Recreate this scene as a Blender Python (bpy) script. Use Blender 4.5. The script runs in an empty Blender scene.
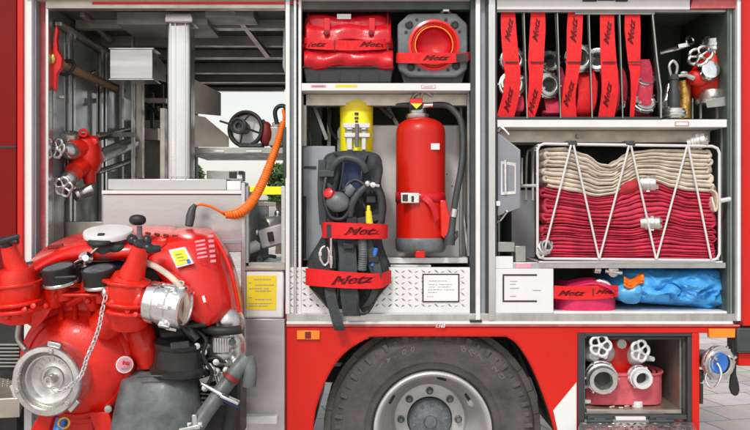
import bpy, math, random
from mathutils import Vector, Matrix, noise
random.seed(7)
R = math.radians
scene = bpy.context.scene
col = scene.collection

# ------------------------------------------------------------------ camera, sky, sun, exposure
D, S, CX, CY, ZC = 4.0, 0.005, 375.0, 215.0, 1.65
cam = bpy.data.cameras.new('camera'); camo = bpy.data.objects.new('camera', cam); col.objects.link(camo)
camo.location = (0, -D, ZC); camo.rotation_euler = (R(90), 0, 0)
cam.sensor_width = 36; cam.lens = 38.4; cam.clip_start = .05; cam.clip_end = 600
scene.camera = camo
SUN_EL, SUN_AZ = 46, 198      # azimuth measured clockwise from +Y: behind the camera, a little left
world = bpy.data.worlds.new("World"); scene.world = world; world.use_nodes = True
nt = world.node_tree; nt.nodes.clear()
sky = nt.nodes.new('ShaderNodeTexSky'); sky.sky_type = 'NISHITA'; sky.sun_disc = False
sky.sun_elevation = R(SUN_EL); sky.sun_rotation = R(SUN_AZ); sky.dust_density = 1.5; sky.air_density = 1.6; sky.ozone_density = .8
hs = nt.nodes.new('ShaderNodeHueSaturation'); hs.inputs['Saturation'].default_value = .25
bg = nt.nodes.new('ShaderNodeBackground'); bg.inputs['Strength'].default_value = 0.14
wo = nt.nodes.new('ShaderNodeOutputWorld')
nt.links.new(sky.outputs[0], hs.inputs['Color']); nt.links.new(hs.outputs[0], bg.inputs['Color']); nt.links.new(bg.outputs[0], wo.inputs['Surface'])
sl = bpy.data.lights.new('sun', 'SUN'); sl.energy = 1.7; sl.angle = R(9); sl.color = (1, .96, .9)
so = bpy.data.objects.new('sun', sl); col.objects.link(so)
_d = Vector((math.sin(R(SUN_AZ))*math.cos(R(SUN_EL)), math.cos(R(SUN_AZ))*math.cos(R(SUN_EL)), math.sin(R(SUN_EL))))
so.rotation_euler = _d.to_track_quat('Z', 'Y').to_euler(); so.location = (-2, -6, 8)
scene.view_settings.view_transform = 'Standard'; scene.view_settings.look = 'None'
scene.view_settings.exposure = 0.16; scene.view_settings.gamma = 1
scene.render.engine = 'CYCLES'
scene.cycles.max_bounces = 10; scene.cycles.diffuse_bounces = 5; scene.cycles.glossy_bounces = 5

# ------------------------------------------------------------------ materials
MATS = {}
def mat(name, c, rough=.5, metal=0., var=.12, scale=8., bump=0., bscale=60., coat=0., c2=None, spec=.5, rvar=.12, streak=None):
    m = bpy.data.materials.new(name); m.use_nodes = True; n = m.node_tree.nodes; l = m.node_tree.links
    b = n['Principled BSDF']
    tc = n.new('ShaderNodeTexCoord'); mp = n.new('ShaderNodeMapping'); l.new(tc.outputs['Object'], mp.inputs[0])
    if streak: mp.inputs['Scale'].default_value = streak
    nz = n.new('ShaderNodeTexNoise'); nz.inputs['Scale'].default_value = scale; nz.inputs['Detail'].default_value = 7; nz.inputs['Roughness'].default_value = .62
    l.new(mp.outputs[0], nz.inputs['Vector'])
    rp = n.new('ShaderNodeValToRGB'); rp.color_ramp.elements[0].position = .3; rp.color_ramp.elements[1].position = .7
    a = [max(0, x*(1-var)) for x in c]; d = [min(1, x*(1+var)) for x in (c2 or c)]
    rp.color_ramp.elements[0].color = (*a, 1); rp.color_ramp.elements[1].color = (*d, 1)
    l.new(nz.outputs['Fac'], rp.inputs[0]); l.new(rp.outputs[0], b.inputs['Base Color'])
    mr = n.new('ShaderNodeMapRange'); mr.inputs['From Min'].default_value = .3; mr.inputs['From Max'].default_value = .7
    mr.inputs['To Min'].default_value = max(.03, rough-rvar); mr.inputs['To Max'].default_value = min(1, rough+rvar)
    nz2 = n.new('ShaderNodeTexNoise'); nz2.inputs['Scale'].default_value = scale*2.7; nz2.inputs['Detail'].default_value = 5
    l.new(mp.outputs[0], nz2.inputs['Vector']); l.new(nz2.outputs['Fac'], mr.inputs['Value']); l.new(mr.outputs[0], b.inputs['Roughness'])
    b.inputs['Metallic'].default_value = metal; b.inputs['Coat Weight'].default_value = coat; b.inputs['Coat Roughness'].default_value = .08
    b.inputs['Specular IOR Level'].default_value = spec
    if bump:
        nb = n.new('ShaderNodeTexNoise'); nb.inputs['Scale'].default_value = bscale; nb.inputs['Detail'].default_value = 6
        l.new(tc.outputs['Object'], nb.inputs['Vector'])
        bp = n.new('ShaderNodeBump'); bp.inputs['Strength'].default_value = bump; bp.inputs['Distance'].default_value = .01
        l.new(nb.outputs['Fac'], bp.inputs['Height']); l.new(bp.outputs[0], b.inputs['Normal'])
    MATS[name] = m; return m
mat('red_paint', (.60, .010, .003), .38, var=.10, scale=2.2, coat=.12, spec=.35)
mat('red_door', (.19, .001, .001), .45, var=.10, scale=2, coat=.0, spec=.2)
mat('red_cast', (.70, .016, .006), .34, var=.22, scale=9, bump=.16, bscale=190, coat=.12, spec=.4)
mat('red_plastic', (.72, .012, .006), .3, var=.08, scale=6, coat=.3)
mat('red_cloth', (.72, .006, .008), .7, var=.16, scale=30, bump=.15, bscale=300)
mat('red_vinyl', (.62, .006, .016), .28, var=.18, scale=12, bump=.5, bscale=14)
mat('red_trim', (.60, .13, .13), .5, var=.25, scale=15)
mat('dark_red', (.2, .012, .01), .6)
mat('alu', (.58, .58, .57), .30, metal=.9, var=.16, scale=9, bump=.05, bscale=90, streak=(1, 1, .12))  # upright colour streaks stand in for reflections of surroundings
mat('alu_white', (.80, .79, .77), .45, metal=.25, var=.07, scale=9)
mat('alu_dull', (.38, .385, .35), .42, metal=.75, var=.22, scale=5, bump=.08)
mat('alu_warm', (.44, .395, .34), .38, metal=.75, var=.2, scale=5)
mat('alu_tray_lit', (.80, .70, .60), .5, metal=.1, var=.25, scale=3)  # pale warm base puts reflected light into the colour of the sloping trays
mat('chrome', (.80, .80, .79), .16, metal=1., var=.08, scale=20, bump=.08, bscale=80)
mat('cast_alu', (.64, .635, .61), .30, metal=.92, var=.2, scale=14, bump=.10, bscale=240)
mat('brass', (.62, .36, .10), .35, metal=.8, var=.3, scale=40, bump=.3, bscale=90)
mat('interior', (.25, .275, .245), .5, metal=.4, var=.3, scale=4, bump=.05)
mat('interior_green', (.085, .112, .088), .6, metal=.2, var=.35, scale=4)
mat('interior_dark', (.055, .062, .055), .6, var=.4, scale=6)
mat('grey_blue', (.33, .35, .38), .5, metal=.3, var=.1)
mat('black_rail', (.05, .05, .055), .45, metal=.3)
mat('black', (.018, .019, .02), .5, var=.3, bump=.06)
mat('black_gloss', (.02, .022, .022), .28, var=.3)
mat('dark_plastic', (.045, .052, .054), .5, var=.25, scale=12, bump=.12, bscale=60)
mat('grey_plastic', (.125, .135, .14), .45, var=.45, scale=10, bump=.15, bscale=70)
mat('harness', (.030, .036, .040), .75, var=.45, scale=22, bump=.5, bscale=120)
mat('webbing', (.050, .058, .062), .75, var=.25, scale=60, bump=.5, bscale=260)
mat('rubber', (.088, .083, .073), .85, var=.38, scale=7, bump=.35, bscale=90, spec=.25)
mat('rim', (.52, .51, .50), .45, metal=.35, var=.12, scale=9)
mat('hub', (.16, .18, .19), .5, metal=.45, var=.35, scale=30, bump=.3)
mat('white_paint', (.74, .735, .72), .4, var=.04)
mat('white_plate', (.70, .69, .68), .42, metal=.2, var=.06, scale=3)
mat('paper', (.78, .78, .78), .6, var=.04)
mat('yellow', (.95, .86, .015), .35, var=.06, coat=.3)
mat('yellow_label', (.80, .62, .02), .5, var=.05)
mat('orange_lens', (.95, .25, .01), .22, var=.1, coat=.5)
mat('orange_hose', (.92, .17, .008), .35, var=.1, scale=20)
mat('beige_hose', (.68, .58, .47), .85, var=.28, scale=12, bump=.6, bscale=260)
mat('crimson_hose', (.60, .038, .080), .75, var=.34, scale=12, bump=.6, bscale=260)
mat('dark_hose', (.42, .02, .03), .7, var=.25, scale=16, bump=.3, bscale=140)
mat('pink_hose', (.60, .10, .13), .8, var=.2, scale=20, bump=.4, bscale=130)
mat('magenta', (.62, .015, .10), .5, var=.12, scale=18, bump=.2)
mat('blue_bag', (.07, .36, .74), .34, var=.14, scale=9, bump=.12, bscale=22)
mat('blue', (.03, .16, .55), .45, var=.15)
mat('navy', (.015, .03, .10), .6)
mat('wood', (.36, .22, .11), .6, var=.3, scale=20, streak=(1, 1, 6))
mat('ink', (.045, .02, .022), .6)
mat('ink_red', (.40, .006, .010), .6)
mat('strap_ink', (.13, .006, .010), .6)
mat('tyre_print', (.13, .12, .108), .8)
mat('cabinet_metal', (.54, .52, .51), .34, metal=.85, var=.10, scale=4, streak=(.15, 1, 1.5), bump=.04)  # streaked tone stands in for dark reflections on the brushed panels
mat('ink_soft', (.30, .30, .30), .6)
mat('sticker_pink', (.80, .32, .40), .5)
mat('glass_grey', (.34, .36, .38), .12, metal=.2, var=.35, scale=3)
mat('leaf', (.07, .12, .035), .7, var=.5, scale=5)
mat('bark', (.1, .075, .05), .9, var=.3)
mat('cover', (.55, .54, .50), .5, var=.05)

# pavers
m = mat('pavers', (.4, .38, .37), .85, var=.1, scale=3, bump=.3, bscale=50)
n = m.node_tree.nodes; l = m.node_tree.links; b = n['Principled BSDF']
br = n.new('ShaderNodeTexBrick'); tc = n.new('ShaderNodeTexCoord'); mp = n.new('ShaderNodeMapping')
mp.inputs['Rotation'].default_value = (0, 0, R(-14)); l.new(tc.outputs['Object'], mp.inputs[0]); l.new(mp.outputs[0], br.inputs['Vector'])
br.inputs['Scale'].default_value = 1; br.inputs['Brick Width'].default_value = .52; br.inputs['Row Height'].default_value = .42
br.inputs['Mortar Size'].default_value = .010; br.inputs['Mortar Smooth'].default_value = .3
br.inputs['Color1'].default_value = (.62, .55, .52, 1); br.inputs['Color2'].default_value = (.44, .39, .36, 1); br.inputs['Mortar'].default_value = (.24, .23, .2, 1)
mx = n.new('ShaderNodeMix'); mx.data_type = 'RGBA'; mx.blend_type = 'MULTIPLY'; mx.inputs['Factor'].default_value = .5
nz = n.new('ShaderNodeTexNoise'); nz.inputs['Scale'].default_value = 6; nz.inputs['Detail'].default_value = 9; l.new(tc.outputs['Object'], nz.inputs['Vector'])
l.new(br.outputs['Color'], mx.inputs[6]); l.new(nz.outputs['Color'], mx.inputs[7]); l.new(mx.outputs[2], b.inputs['Base Color'])
hsn = n.new('ShaderNodeHueSaturation'); hsn.inputs['Saturation'].default_value = .9; hsn.inputs['Value'].default_value = 1.35
l.new(mx.outputs[2], hsn.inputs['Color']); l.new(hsn.outputs[0], b.inputs['Base Color'])

# ------------------------------------------------------------------ mesh helpers
def W(px, py, y=0.):
    """point whose distance from the truck's side is y and that stands at (px, py) of the survey sheet"""
    k = (D+y)/D*S
    return Vector(((px-CX)*k, y, ZC+(CY-py)*k))
def LN(n, y=0.): return n*S*(D+y)/D
def frame(axis):
    a = Vector(axis).normalized(); t = Vector((0, 0, 1)) if abs(a.z) < .9 else Vector((0, 1, 0))
    u = t.cross(a).normalized(); return u, a.cross(u), a
class MB:
    def __init__(s): s.v = []; s.f = []
    def add(s, vs, fs):
        o = len(s.v); s.v += [Vector(p) for p in vs]; s.f += [[i+o for i in f] for f in fs]; return s
    def box(s, x0, x1, y0, y1, z0, z1):
        x0, x1 = sorted((x0, x1)); y0, y1 = sorted((y0, y1)); z0, z1 = sorted((z0, z1))
        vs = [(x, y, z) for x in (x0, x1) for y in (y0, y1) for z in (z0, z1)]
        return s.add(vs, [(0, 1, 3, 2), (4, 6, 7, 5), (0, 4, 5, 1), (2, 3, 7, 6), (0, 2, 6, 4), (1, 5, 7, 3)])
    def pb(s, px0, py0, px1, py1, y=0., d=.03):
        a = W(px0, py0, y); c = W(px1, py1, y); return s.box(a.x, c.x, y, y+d, a.z, c.z)
    def prism(s, pts, y=0., d=.02, holes=None):
        P = [W(p[0], p[1], y) for p in pts]
        return s.poly(P, (0, d, 0))
    def poly(s, P, ext):
        n = len(P); e = Vector(ext); P = [Vector(p) for p in P]
        nn = sum(((P[i]).cross(P[(i+1) % n]) for i in range(n)), Vector())
        if nn.dot(e) > 0: P = P[::-1]
        vs = P+[p+e for p in P]
        return s.add(vs, [list(range(n)), list(range(2*n-1, n-1, -1))]+[[i, i+n, (i+1) % n+n, (i+1) % n] for i in range(n)])
    def obb(s, c, axis, ln, w, h, roll=0):
        u, v, a = frame(axis); c = Vector(c)
        if roll: q = Matrix.Rotation(roll, 3, a); u = q@u; v = q@v
        vs = [c+a*(i*ln/2)+u*(j*w/2)+v*(k*h/2) for i in (-1, 1) for j in (-1, 1) for k in (-1, 1)]
        return s.add(vs, [(0, 1, 3, 2), (4, 6, 7, 5), (0, 4, 5, 1), (2, 3, 7, 6), (0, 2, 6, 4), (1, 5, 7, 3)])
    def bar(s, a, b_, w, h, roll=0):
        a = Vector(a); b_ = Vector(b_); return s.obb((a+b_)/2, b_-a, (b_-a).length, w, h, roll)
    def tube(s, pts, r, n=10, closed=False, flat=None):
        pts = [Vector(p) for p in pts]; N = len(pts); rs = r if isinstance(r, (list, tuple)) else [r]*N
        T = []
        for i in range(N):
            if closed: t = pts[(i+1) % N]-pts[i-1]
            else: t = pts[min(i+1, N-1)]-pts[max(i-1, 0)]
            T.append(t.normalized() if t.length > 1e-9 else Vector((0, 0, 1)))
        u, v, _ = frame(T[0]); vs = []
        for i in range(N):
            if i: q = T[i-1].rotation_difference(T[i]); u = q@u
            u = (u-T[i]*u.dot(T[i])).normalized(); v = T[i].cross(u)
            for k in range(n):
                a = 2*math.pi*k/n; vs.append(pts[i]+(u*math.cos(a)+v*math.sin(a))*rs[i])
        fs = [[i*n+k, i*n+(k+1) % n, ((i+1) % N)*n+(k+1) % n, ((i+1) % N)*n+k] for i in range(N if closed else N-1) for k in range(n)]
        if not closed: fs += [list(range(n-1, -1, -1)), [(N-1)*n+k for k in range(n)]]
        return s.add(vs, fs)
    def lathe(s, c, axis, prof, n=40, mod=None, open_=False):
        u, v, a = frame(axis); c = Vector(c); vs = []
        for j, (r, h) in enumerate(prof):
            for k in range(n):
                t = 2*math.pi*k/n; rr = max(r, 1e-5)*(mod(t, j) if mod else 1)
                vs.append(c+a*h+(u*math.cos(t)+v*math.sin(t))*rr)
        N = len(prof)
        fs = [[j*n+k, j*n+(k+1) % n, (j+1)*n+(k+1) % n, (j+1)*n+k] for j in range(N-1) for k in range(n)]
        if not open_: fs += [list(range(n-1, -1, -1)), [(N-1)*n+k for k in range(n)]]
        return s.add(vs, fs)
    def torus(s, c, axis, Rr, r, n=32, m=10, a0=0, a1=None, sq=1.):
        u, v, a = frame(axis); c = Vector(c)
        if a1 is None:
            return s.tube([c+(u*math.cos(2*math.pi*i/n)+v*math.sin(2*math.pi*i/n)*sq)*Rr for i in range(n)], r, m, True)
        return s.tube([c+(u*math.cos(a0+(a1-a0)*i/n)+v*math.sin(a0+(a1-a0)*i/n)*sq)*Rr for i in range(n+1)], r, m)
    def ell(s, c, rx, ry, rz, n=20, m=12, p=1., disp=None):
        c = Vector(c); vs = []; sg = lambda x: math.copysign(abs(x)**p, x)
        for j in range(m+1):
            ph = -math.pi/2+math.pi*j/m
            for k in range(n):
                t = 2*math.pi*k/n
                d = Vector((rx*sg(math.cos(ph))*sg(math.cos(t)), ry*sg(math.cos(ph))*sg(math.sin(t)), rz*sg(math.sin(ph))))
                if disp: d = disp(d)
                vs.append(c+d)
        fs = [[j*n+k, j*n+(k+1) % n, (j+1)*n+(k+1) % n, (j+1)*n+k] for j in range(m) for k in range(n)]
        return s.add(vs, fs)
    def ribbon(s, path, w, th=.003):
        """flat band: path of points, w = vector or list of vectors across the band"""
        path = [Vector(p) for p in path]; N = len(path); ws = w if isinstance(w, list) else [w]*N; vs = []
        for i in range(N):
            t = (path[min(i+1, N-1)]-path[max(i-1, 0)]).normalized(); wv = Vector(ws[i]); nn = t.cross(wv).normalized()*th/2
            vs += [path[i]-wv/2-nn, path[i]+wv/2-nn, path[i]+wv/2+nn, path[i]-wv/2+nn]
        fs = [[i*4+k, i*4+(k+1) % 4, i*4+4+(k+1) % 4, i*4+4+k] for i in range(N-1) for k in range(4)]
        fs += [[3, 2, 1, 0], [(N-1)*4+k for k in range(4)]]
        return s.add(vs, fs)
    def grid(s, fn, nu, nv, cu=False):
        vs = [fn(i/nu, j/nv) for j in range(nv+1) for i in range(nu+1)]; w = nu+1
        return s.add(vs, [[j*w+i, j*w+i+1, (j+1)*w+i+1, (j+1)*w+i] for j in range(nv) for i in range(nu)])
    def rows(s, rows):
        w = len(rows[0]); vs = [W(*p) for r in rows for p in r]
        return s.add(vs, [[j*w+i, j*w+i+1, (j+1)*w+i+1, (j+1)*w+i] for j in range(len(rows)-1) for i in range(w-1)])

def wloc(o):
    v = Vector((0, 0, 0))
    while o: v += o.location; o = o.parent
    return v
SPLIT = {'side_webbing', 'ceiling_arm', 'far_bracket', 'box_rim', 'frame_brace', 'chassis_bracket', 'plate_bolt', 'hub_bolt', 'tray_rib', 'tray_leg', 'side_wire', 'frame_post',
    'wall_window', 'wall_profile', 'ceiling_beam', 'ceiling_box', 'latch', 'shelf_bracket', 'opening_frame', 'far_locker_panel', 'far_strut', 'inner_post', 'side_rail', 'wall_rail', 'shelf_rib', 'far_header_rail',
    'inner_bracket', 'compartment_partition', 'cage_wire', 'tray_runner', 'base_box', 'holder_clamp', 'housing_rib', 'chassis', 'shelf_beam', 'lamp_knob', 'flap_hook', 'vent_slot', 'fan_cap', 'engine_block', 'cable', 'carabiner', 'gauge_clip'}
def islands(mb):
    p = list(range(len(mb.v)))
    def find(i):
        while p[i] != i: p[i] = p[p[i]]; i = p[i]
        return i
    for f in mb.f:
        for i in f[1:]: p[find(i)] = find(f[0])
    g = {}
    for f in mb.f: g.setdefault(find(f[0]), []).append(f)
    out = []
    for fs in g.values():
        ids = sorted({i for f in fs for i in f}); mp = {i: k for k, i in enumerate(ids)}; q = MB(); q.v = [mb.v[i] for i in ids]; q.f = [[mp[i] for i in f] for f in fs]; out.append(q)
    return out
def part(name, mb, m, parent, **k):
    if name in SPLIT:
        o = None
        for q in islands(mb): r = part1(name, q, m, parent, **k); o = o or r
        return o
    return part1(name, mb, m, parent, **k)
def part1(name, mb, m, parent, bevel=0, sub=0, solid=0, ang=38, label=None, seg=2):
    off = wloc(parent) if parent else Vector()
    me = bpy.data.meshes.new(name); me.from_pydata([tuple(p-off) for p in mb.v], [], mb.f); me.validate()
    if solid == 0 and not sub:
        import bmesh
        bm = bmesh.new(); bm.from_mesh(me); bmesh.ops.recalc_face_normals(bm, faces=bm.faces); bm.to_mesh(me); bm.free()
    me.polygons.foreach_set('use_smooth', [True]*len(me.polygons))
    if not sub: me.set_sharp_from_angle(angle=R(ang))
    me.materials.append(MATS[m]); o = bpy.data.objects.new(name, me); col.objects.link(o); o.parent = parent
    if sub: q = o.modifiers.new('sub', 'SUBSURF'); q.levels = sub; q.render_levels = sub
    if solid: q = o.modifiers.new('solid', 'SOLIDIFY'); q.thickness = solid; q.offset = 0
    if bevel: q = o.modifiers.new('bev', 'BEVEL'); q.width = bevel; q.segments = seg; q.limit_method = 'ANGLE'; q.angle_limit = R(40); q.harden_normals = False
    if label: o['label'] = label
    return o
def words(mb, a, b_, py, y, h=.28, d=.001):
    rnd = random.Random(int(a*7+py*13)); q = a
    while q < b_-.6:
        w_ = min(b_-q, rnd.uniform(.9, 3.2)); mb.pb(q, py-h, q+w_, py+h, y, d); q += w_+rnd.uniform(.5, .8)
def thing(name, label, cat, loc, group=None):
    o = bpy.data.objects.new(name, None); col.objects.link(o); o.location = loc; o.empty_display_size = .05
    o['label'] = label; o['category'] = cat
    if group: o['group'] = group
    return o
def text(s, c, size, m, parent, roll=0, shear=0., bold=0., name='lettering', sx=1., rot=None):
    cu = bpy.data.curves.new('t', 'FONT'); cu.body = s; cu.size = size; cu.align_x = 'CENTER'; cu.align_y = 'CENTER'
    cu.shear = shear; cu.offset = bold*size; cu.extrude = .0006
    o = bpy.data.objects.new('t', cu); col.objects.link(o); dg = bpy.context.evaluated_depsgraph_get()
    me = bpy.data.meshes.new_from_object(o.evaluated_get(dg)); bpy.data.objects.remove(o)
    M = Matrix.Translation(Vector(c)-wloc(parent)) @ Matrix.Rotation(-roll, 4, 'Y') @ (rot if rot else Matrix()) @ Matrix.Rotation(R(90), 4, 'X') @ Matrix.Diagonal((sx, 1, 1, 1))
    me.transform(M); me.name = name; me.materials.clear(); me.materials.append(MATS[m])
    o = bpy.data.objects.new(name, me); col.objects.link(o); o.parent = parent; return o
def sm(pts, n=6, closed=False):
    """Catmull-Rom through points"""
    P = [Vector(p) for p in pts]; out = []; N = len(P)
    for i in range(N if closed else N-1):
        g = (lambda k: P[k % N]) if closed else (lambda k: P[max(0, min(N-1, k))])
        a, b_, c, d = g(i-1), g(i), g(i+1), g(i+2)
        for j in range(n):
            t = j/n; out.append(.5*((2*b_)+(c-a)*t+(2*a-5*b_+4*c-d)*t*t+(3*b_-a-3*c+d)*t**3))
    if not closed: out.append(P[-1])
    return out
FR = Vector((0, -1, 0))
def coupling(c, axis, r, ln, m, parent, name='coupling', lugs=2, label=None, bore='black'):
    u, v, a = frame(axis); c = Vector(c)
    mb = MB().lathe(c, axis, [(r*.78, 0), (r*.8, ln*.2), (r*.98, ln*.22), (r, ln*.26), (r, ln*.36), (r*.94, ln*.38), (r*.94, ln*.5), (r, ln*.52), (r, ln*.7),
        (r*.9, ln*.73), (r*.9, ln*.96), (r*.86, ln), (r*.62, ln), (r*.58, ln*.97), (r*.55, ln*.5), (0, ln*.5)], 36)
    for k in range(lugs):
        t = 2*math.pi*k/lugs+.5; d = u*math.cos(t)+v*math.sin(t)
        mb.obb(c+a*ln*1.03+d*r*.76, d, r*.28, r*.4, ln*.2)
    for k in range(6):
        t = 2*math.pi*k/6; d = u*math.cos(t)+v*math.sin(t); mb.obb(c+a*ln*.6+d*r*1.0, a, ln*.16, r*.22, r*.12, roll=t)
    o = part(name, mb, m, parent, label=label)
    part('bore', MB().lathe(c+a*ln*.52, axis, [(r*.53, 0), (r*.53, ln*.03), (0, ln*.03)], 24), bore, o)
    return o
def handwheel(c, axis, r, parent, m='cast_alu', lobes=5, name='handwheel'):
    u, v, a = frame(axis); c = Vector(c); mb = MB(); N = 60
    P = []
    for i in range(N):
        t = 2*math.pi*i/N; rr = r*(.74+.22*abs(math.cos(lobes*t/2))**.7); P.append(c+(u*math.cos(t)+v*math.sin(t))*rr)
    mb.tube(P, r*.15, 8, True)
    for k in range(lobes):
        t = 2*math.pi*(k+.5)/lobes; d = u*math.cos(t)+v*math.sin(t); mb.tube([c-a*r*.04, c+d*r*.45-a*r*.03, c+d*r*.76], [r*.15, r*.1, r*.12], 8)
    mb.lathe(c-a*r*.2, a, [(r*.24, 0), (r*.26, r*.1), (r*.24, r*.3), (r*.12, r*.36), (0, r*.36)], 20)
    return part(name, mb, m, parent)
# ------------------------------------------------------------------ the setting
g = MB().box(-150, 150, -30, 260, -.2, 0)
o = part('ground', g, 'pavers', None); o['kind'] = 'structure'

# ------------------------------------------------------------------ fire engine
T = thing('fire_engine', 'red fire engine with open aluminium lockers and a big black wheel', 'fire engine', (0, .5, 0))
def P(name, mb, m, bevel=.0015, **k): return part(name, mb, m, k.pop('parent', T), bevel=bevel, **k)
# cab side door at the left
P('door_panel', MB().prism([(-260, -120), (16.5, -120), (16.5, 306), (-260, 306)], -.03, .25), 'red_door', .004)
P('door_seam', MB().pb(-260, 146, 16, 148.5, -.032, .01), 'black')
P('door_edge', MB().prism([(17, -120), (23, -120), (23, 272), (17, 272)], -.045, .3), 'red_paint', .004)
P('corner_panel', MB().pb(-40, 300, 17, 480, .02, .3), 'black')  # black block stands in for the shaded interior below the door
# roller shutter guide rails
def rail(px0, px1, parts, y0=-260, y1=330):
    for (a, b_, yy, m) in parts: P('guide_rail', MB().pb(a, y0, b_, y1, yy, .05), m)
rail(0, 0, [(24, 31.6, -.03, 'white_paint'), (31.8, 36, -.005, 'grey_blue'), (36.2, 38.5, .03, 'black_rail'), (45.4, 48.4, .02, 'alu')], -40, 460)
P('reflective_strip', MB().pb(38.7, -40, 45.2, 320, .05, .03), 'red_trim')
# roof box above the lockers
P('roof_box', MB().box(W(24, 0).x, W(743, 0).x, .1, 2.5, W(0, -2).z, W(0, -40).z), 'interior')
P('shutter_box', MB().pb(24, -42, 743, -3, -.05, .145), 'alu_white', .006)
P('header_rail', MB().pb(46, -2.8, 285, 8.4, .0, .05), 'alu_warm')
P('header_rail', MB().pb(300.5, -2.8, 470, 9.5, .03, .05), 'interior_green')
P('header_rail', MB().pb(497, -2.8, 690, 9.3, -.01, .05), 'white_paint')
P('reflective_strip', MB().pb(92, 1.6, 300, 4.4, -.003, .003), 'red_paint', .0005)
P('reflective_strip', MB().prism([(694, -2.6), (738, -2.6), (738, 8.2), (690.3, 8.2)], -.012, .05), 'red_trim', .0008)
P('latch', MB().pb(583, -2.5, 597, 1.2, -.02, .012).pb(616, -2.5, 628, 1.2, -.02, .012).pb(598, -2, 615, .5, -.016, .008), 'black', .002)
P('roller_lip', MB().pb(497, 9.6, 727, 12.2, .01, .03).pb(575, 12, 655, 14.5, .015, .02), 'alu_dull')
# pillar between left and middle locker
rail(0, 0, [(285.5, 289.6, -.02, 'white_paint'), (289.8, 293.4, .01, 'grey_blue'), (293.6, 296.4, -.012, 'alu'), (296.6, 298.2, .01, 'black_rail'), (298.4, 301.2, -.004, 'alu_white')], -2, 314)
P('locker_wall', MB().box(W(287, 0).x, W(299, 0).x, .062, 2.4, W(0, -2).z, W(0, 310).z), 'interior')
P('mirror_panel', MB().prism([(283.5, 28), (285, 28), (285, 74), (282.6, 66)], .12, .05), 'grey_blue')
P('rubber_pad', MB().prism([(282.4, 130), (286, 126), (286, 178), (283, 178)], -.03, .04), 'dark_plastic', .006)
# pillar between middle and right locker
rail(0, 0, [(470.6, 475.6, .0, 'dark_plastic'), (475.8, 480.3, -.02, 'alu_white'), (480.5, 485.6, .012, 'grey_blue'), (485.8, 488.5, -.01, 'black_rail'), (488.7, 495.4, -.022, 'alu'), (495.6, 497.2, .0, 'black_rail')], -2, 320)
P('locker_wall', MB().box(W(472, 0).x, W(496, 0).x, .065, .75, W(0, -2).z, W(0, 314).z), 'interior')
# right edge of the truck
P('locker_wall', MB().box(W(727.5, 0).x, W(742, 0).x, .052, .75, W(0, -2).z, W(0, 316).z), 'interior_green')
rail(0, 0, [(727.2, 730.0, .0, 'interior_green'), (730.2, 733.2, .012, 'grey_blue'), (733.4, 737.2, -.004, 'interior_green'), (737.4, 742.2, -.03, 'white_paint')], -2, 321)
P('corner_panel', MB().prism([(742.4, -60), (775, -60), (775, 326), (742.4, 326)], -.02, .5), 'red_paint', .004)
P('corner_trim', MB().pb(741.0, -40, 743.4, 322, -.033, .003), 'ink_red', .0008)
# middle locker box
z = lambda py: W(0, py, 0).z
x = lambda px: W(px, 0, 0).x
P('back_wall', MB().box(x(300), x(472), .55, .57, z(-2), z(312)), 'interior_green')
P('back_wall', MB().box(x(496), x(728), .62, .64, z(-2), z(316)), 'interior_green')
P('shelf', MB().box(x(301.4), x(470.4), .0, .5, z(83.2), z(90.6)), 'white_paint', .002)
P('shelf_beam', MB().box(x(301.4), x(470.4), .10, .16, z(90.9), z(103)), 'alu_warm', .002)
P('shelf', MB().box(x(497.4), x(727), .0, .6, z(119.4), z(127.2)), 'white_paint', .002)
P('shelf_beam', MB().box(x(504), x(722), .14, .18, z(127.6), z(140)).box(x(504), x(722), .4, .43, z(127.6), z(138)), 'alu_warm', .002)
P('shelf', MB().box(x(513), x(727), .01, .6, z(262.6), z(268.4)), 'alu', .002)
P('shelf_seam', MB().pb(540, 259.8, 658, 261.6, .02, .4), 'black')
# stickers on the shelves
P('sticker', MB().pb(335.5, 84.6, 357, 87.2, -.0012, .001), 'yellow_label', 0)
P('sticker', MB().pb(311, 84.8, 326, 87.4, -.0012, .001), 'sticker_pink', 0)
P('sticker', MB().pb(421, 84.8, 436, 88.6, -.0012, .001), 'sticker_pink', 0)
P('sticker', MB().pb(422, 85.5, 435, 87.9, -.0022, .001), 'paper', 0)
P('sticker', MB().pb(675, 121.4, 689, 126.2, -.0012, .001), 'red_trim', 0)
P('sticker', MB().pb(676, 122.2, 688, 125.4, -.0022, .001), 'paper', 0)
P('sticker', MB().pb(516, 263.2, 531, 267.4, .008, .001), 'sticker_pink', 0)
for i, q in enumerate([(311, 326, 86.2), (422, 435, 86.8)]):
    P('sticker_print', MB().pb(q[0]+1.5, q[2]-.3, q[1]-2, q[2]+.3, -.0033, .0009), 'ink_soft', 0)
# white plate behind the breathing set and extinguisher
q = [(337, 262), (337, 131), (339, 127), (343, 125), (459, 125), (464, 127), (466, 132), (466, 262)]
P('holder_plate', MB().prism(q, .30, .02), 'white_plate', .004)
P('plate_bolt', *[MB().ell(W(344, 134, .298), .006, .004, .006).ell(W(441, 160, .298), .006, .004, .006).ell(W(452, 186, .298), .005, .004, .005).ell(W(447, 174, .298), .004, .004, .004)], 'ink_soft', 0)
P('holder_ledge', MB().prism([(337, 257.6), (468, 257.6), (468, 263.4), (337, 263.4)], .1, .2), 'alu_white', .003)
P('gusset', MB().add([W(462, 210, .30), W(467, 254, .10), W(467, 258, .3), W(464, 210, .30), W(469, 254, .10), W(469, 258, .3)], [(0, 1, 2), (3, 5, 4), (0, 3, 4, 1), (1, 4, 5, 2), (2, 5, 3, 0)]), 'alu_white')
P('pull_arm', MB().prism([(381, 265), (431, 265), (431, 276.6), (381, 276.6)], .06, .1), 'alu_white', .002)
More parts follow.
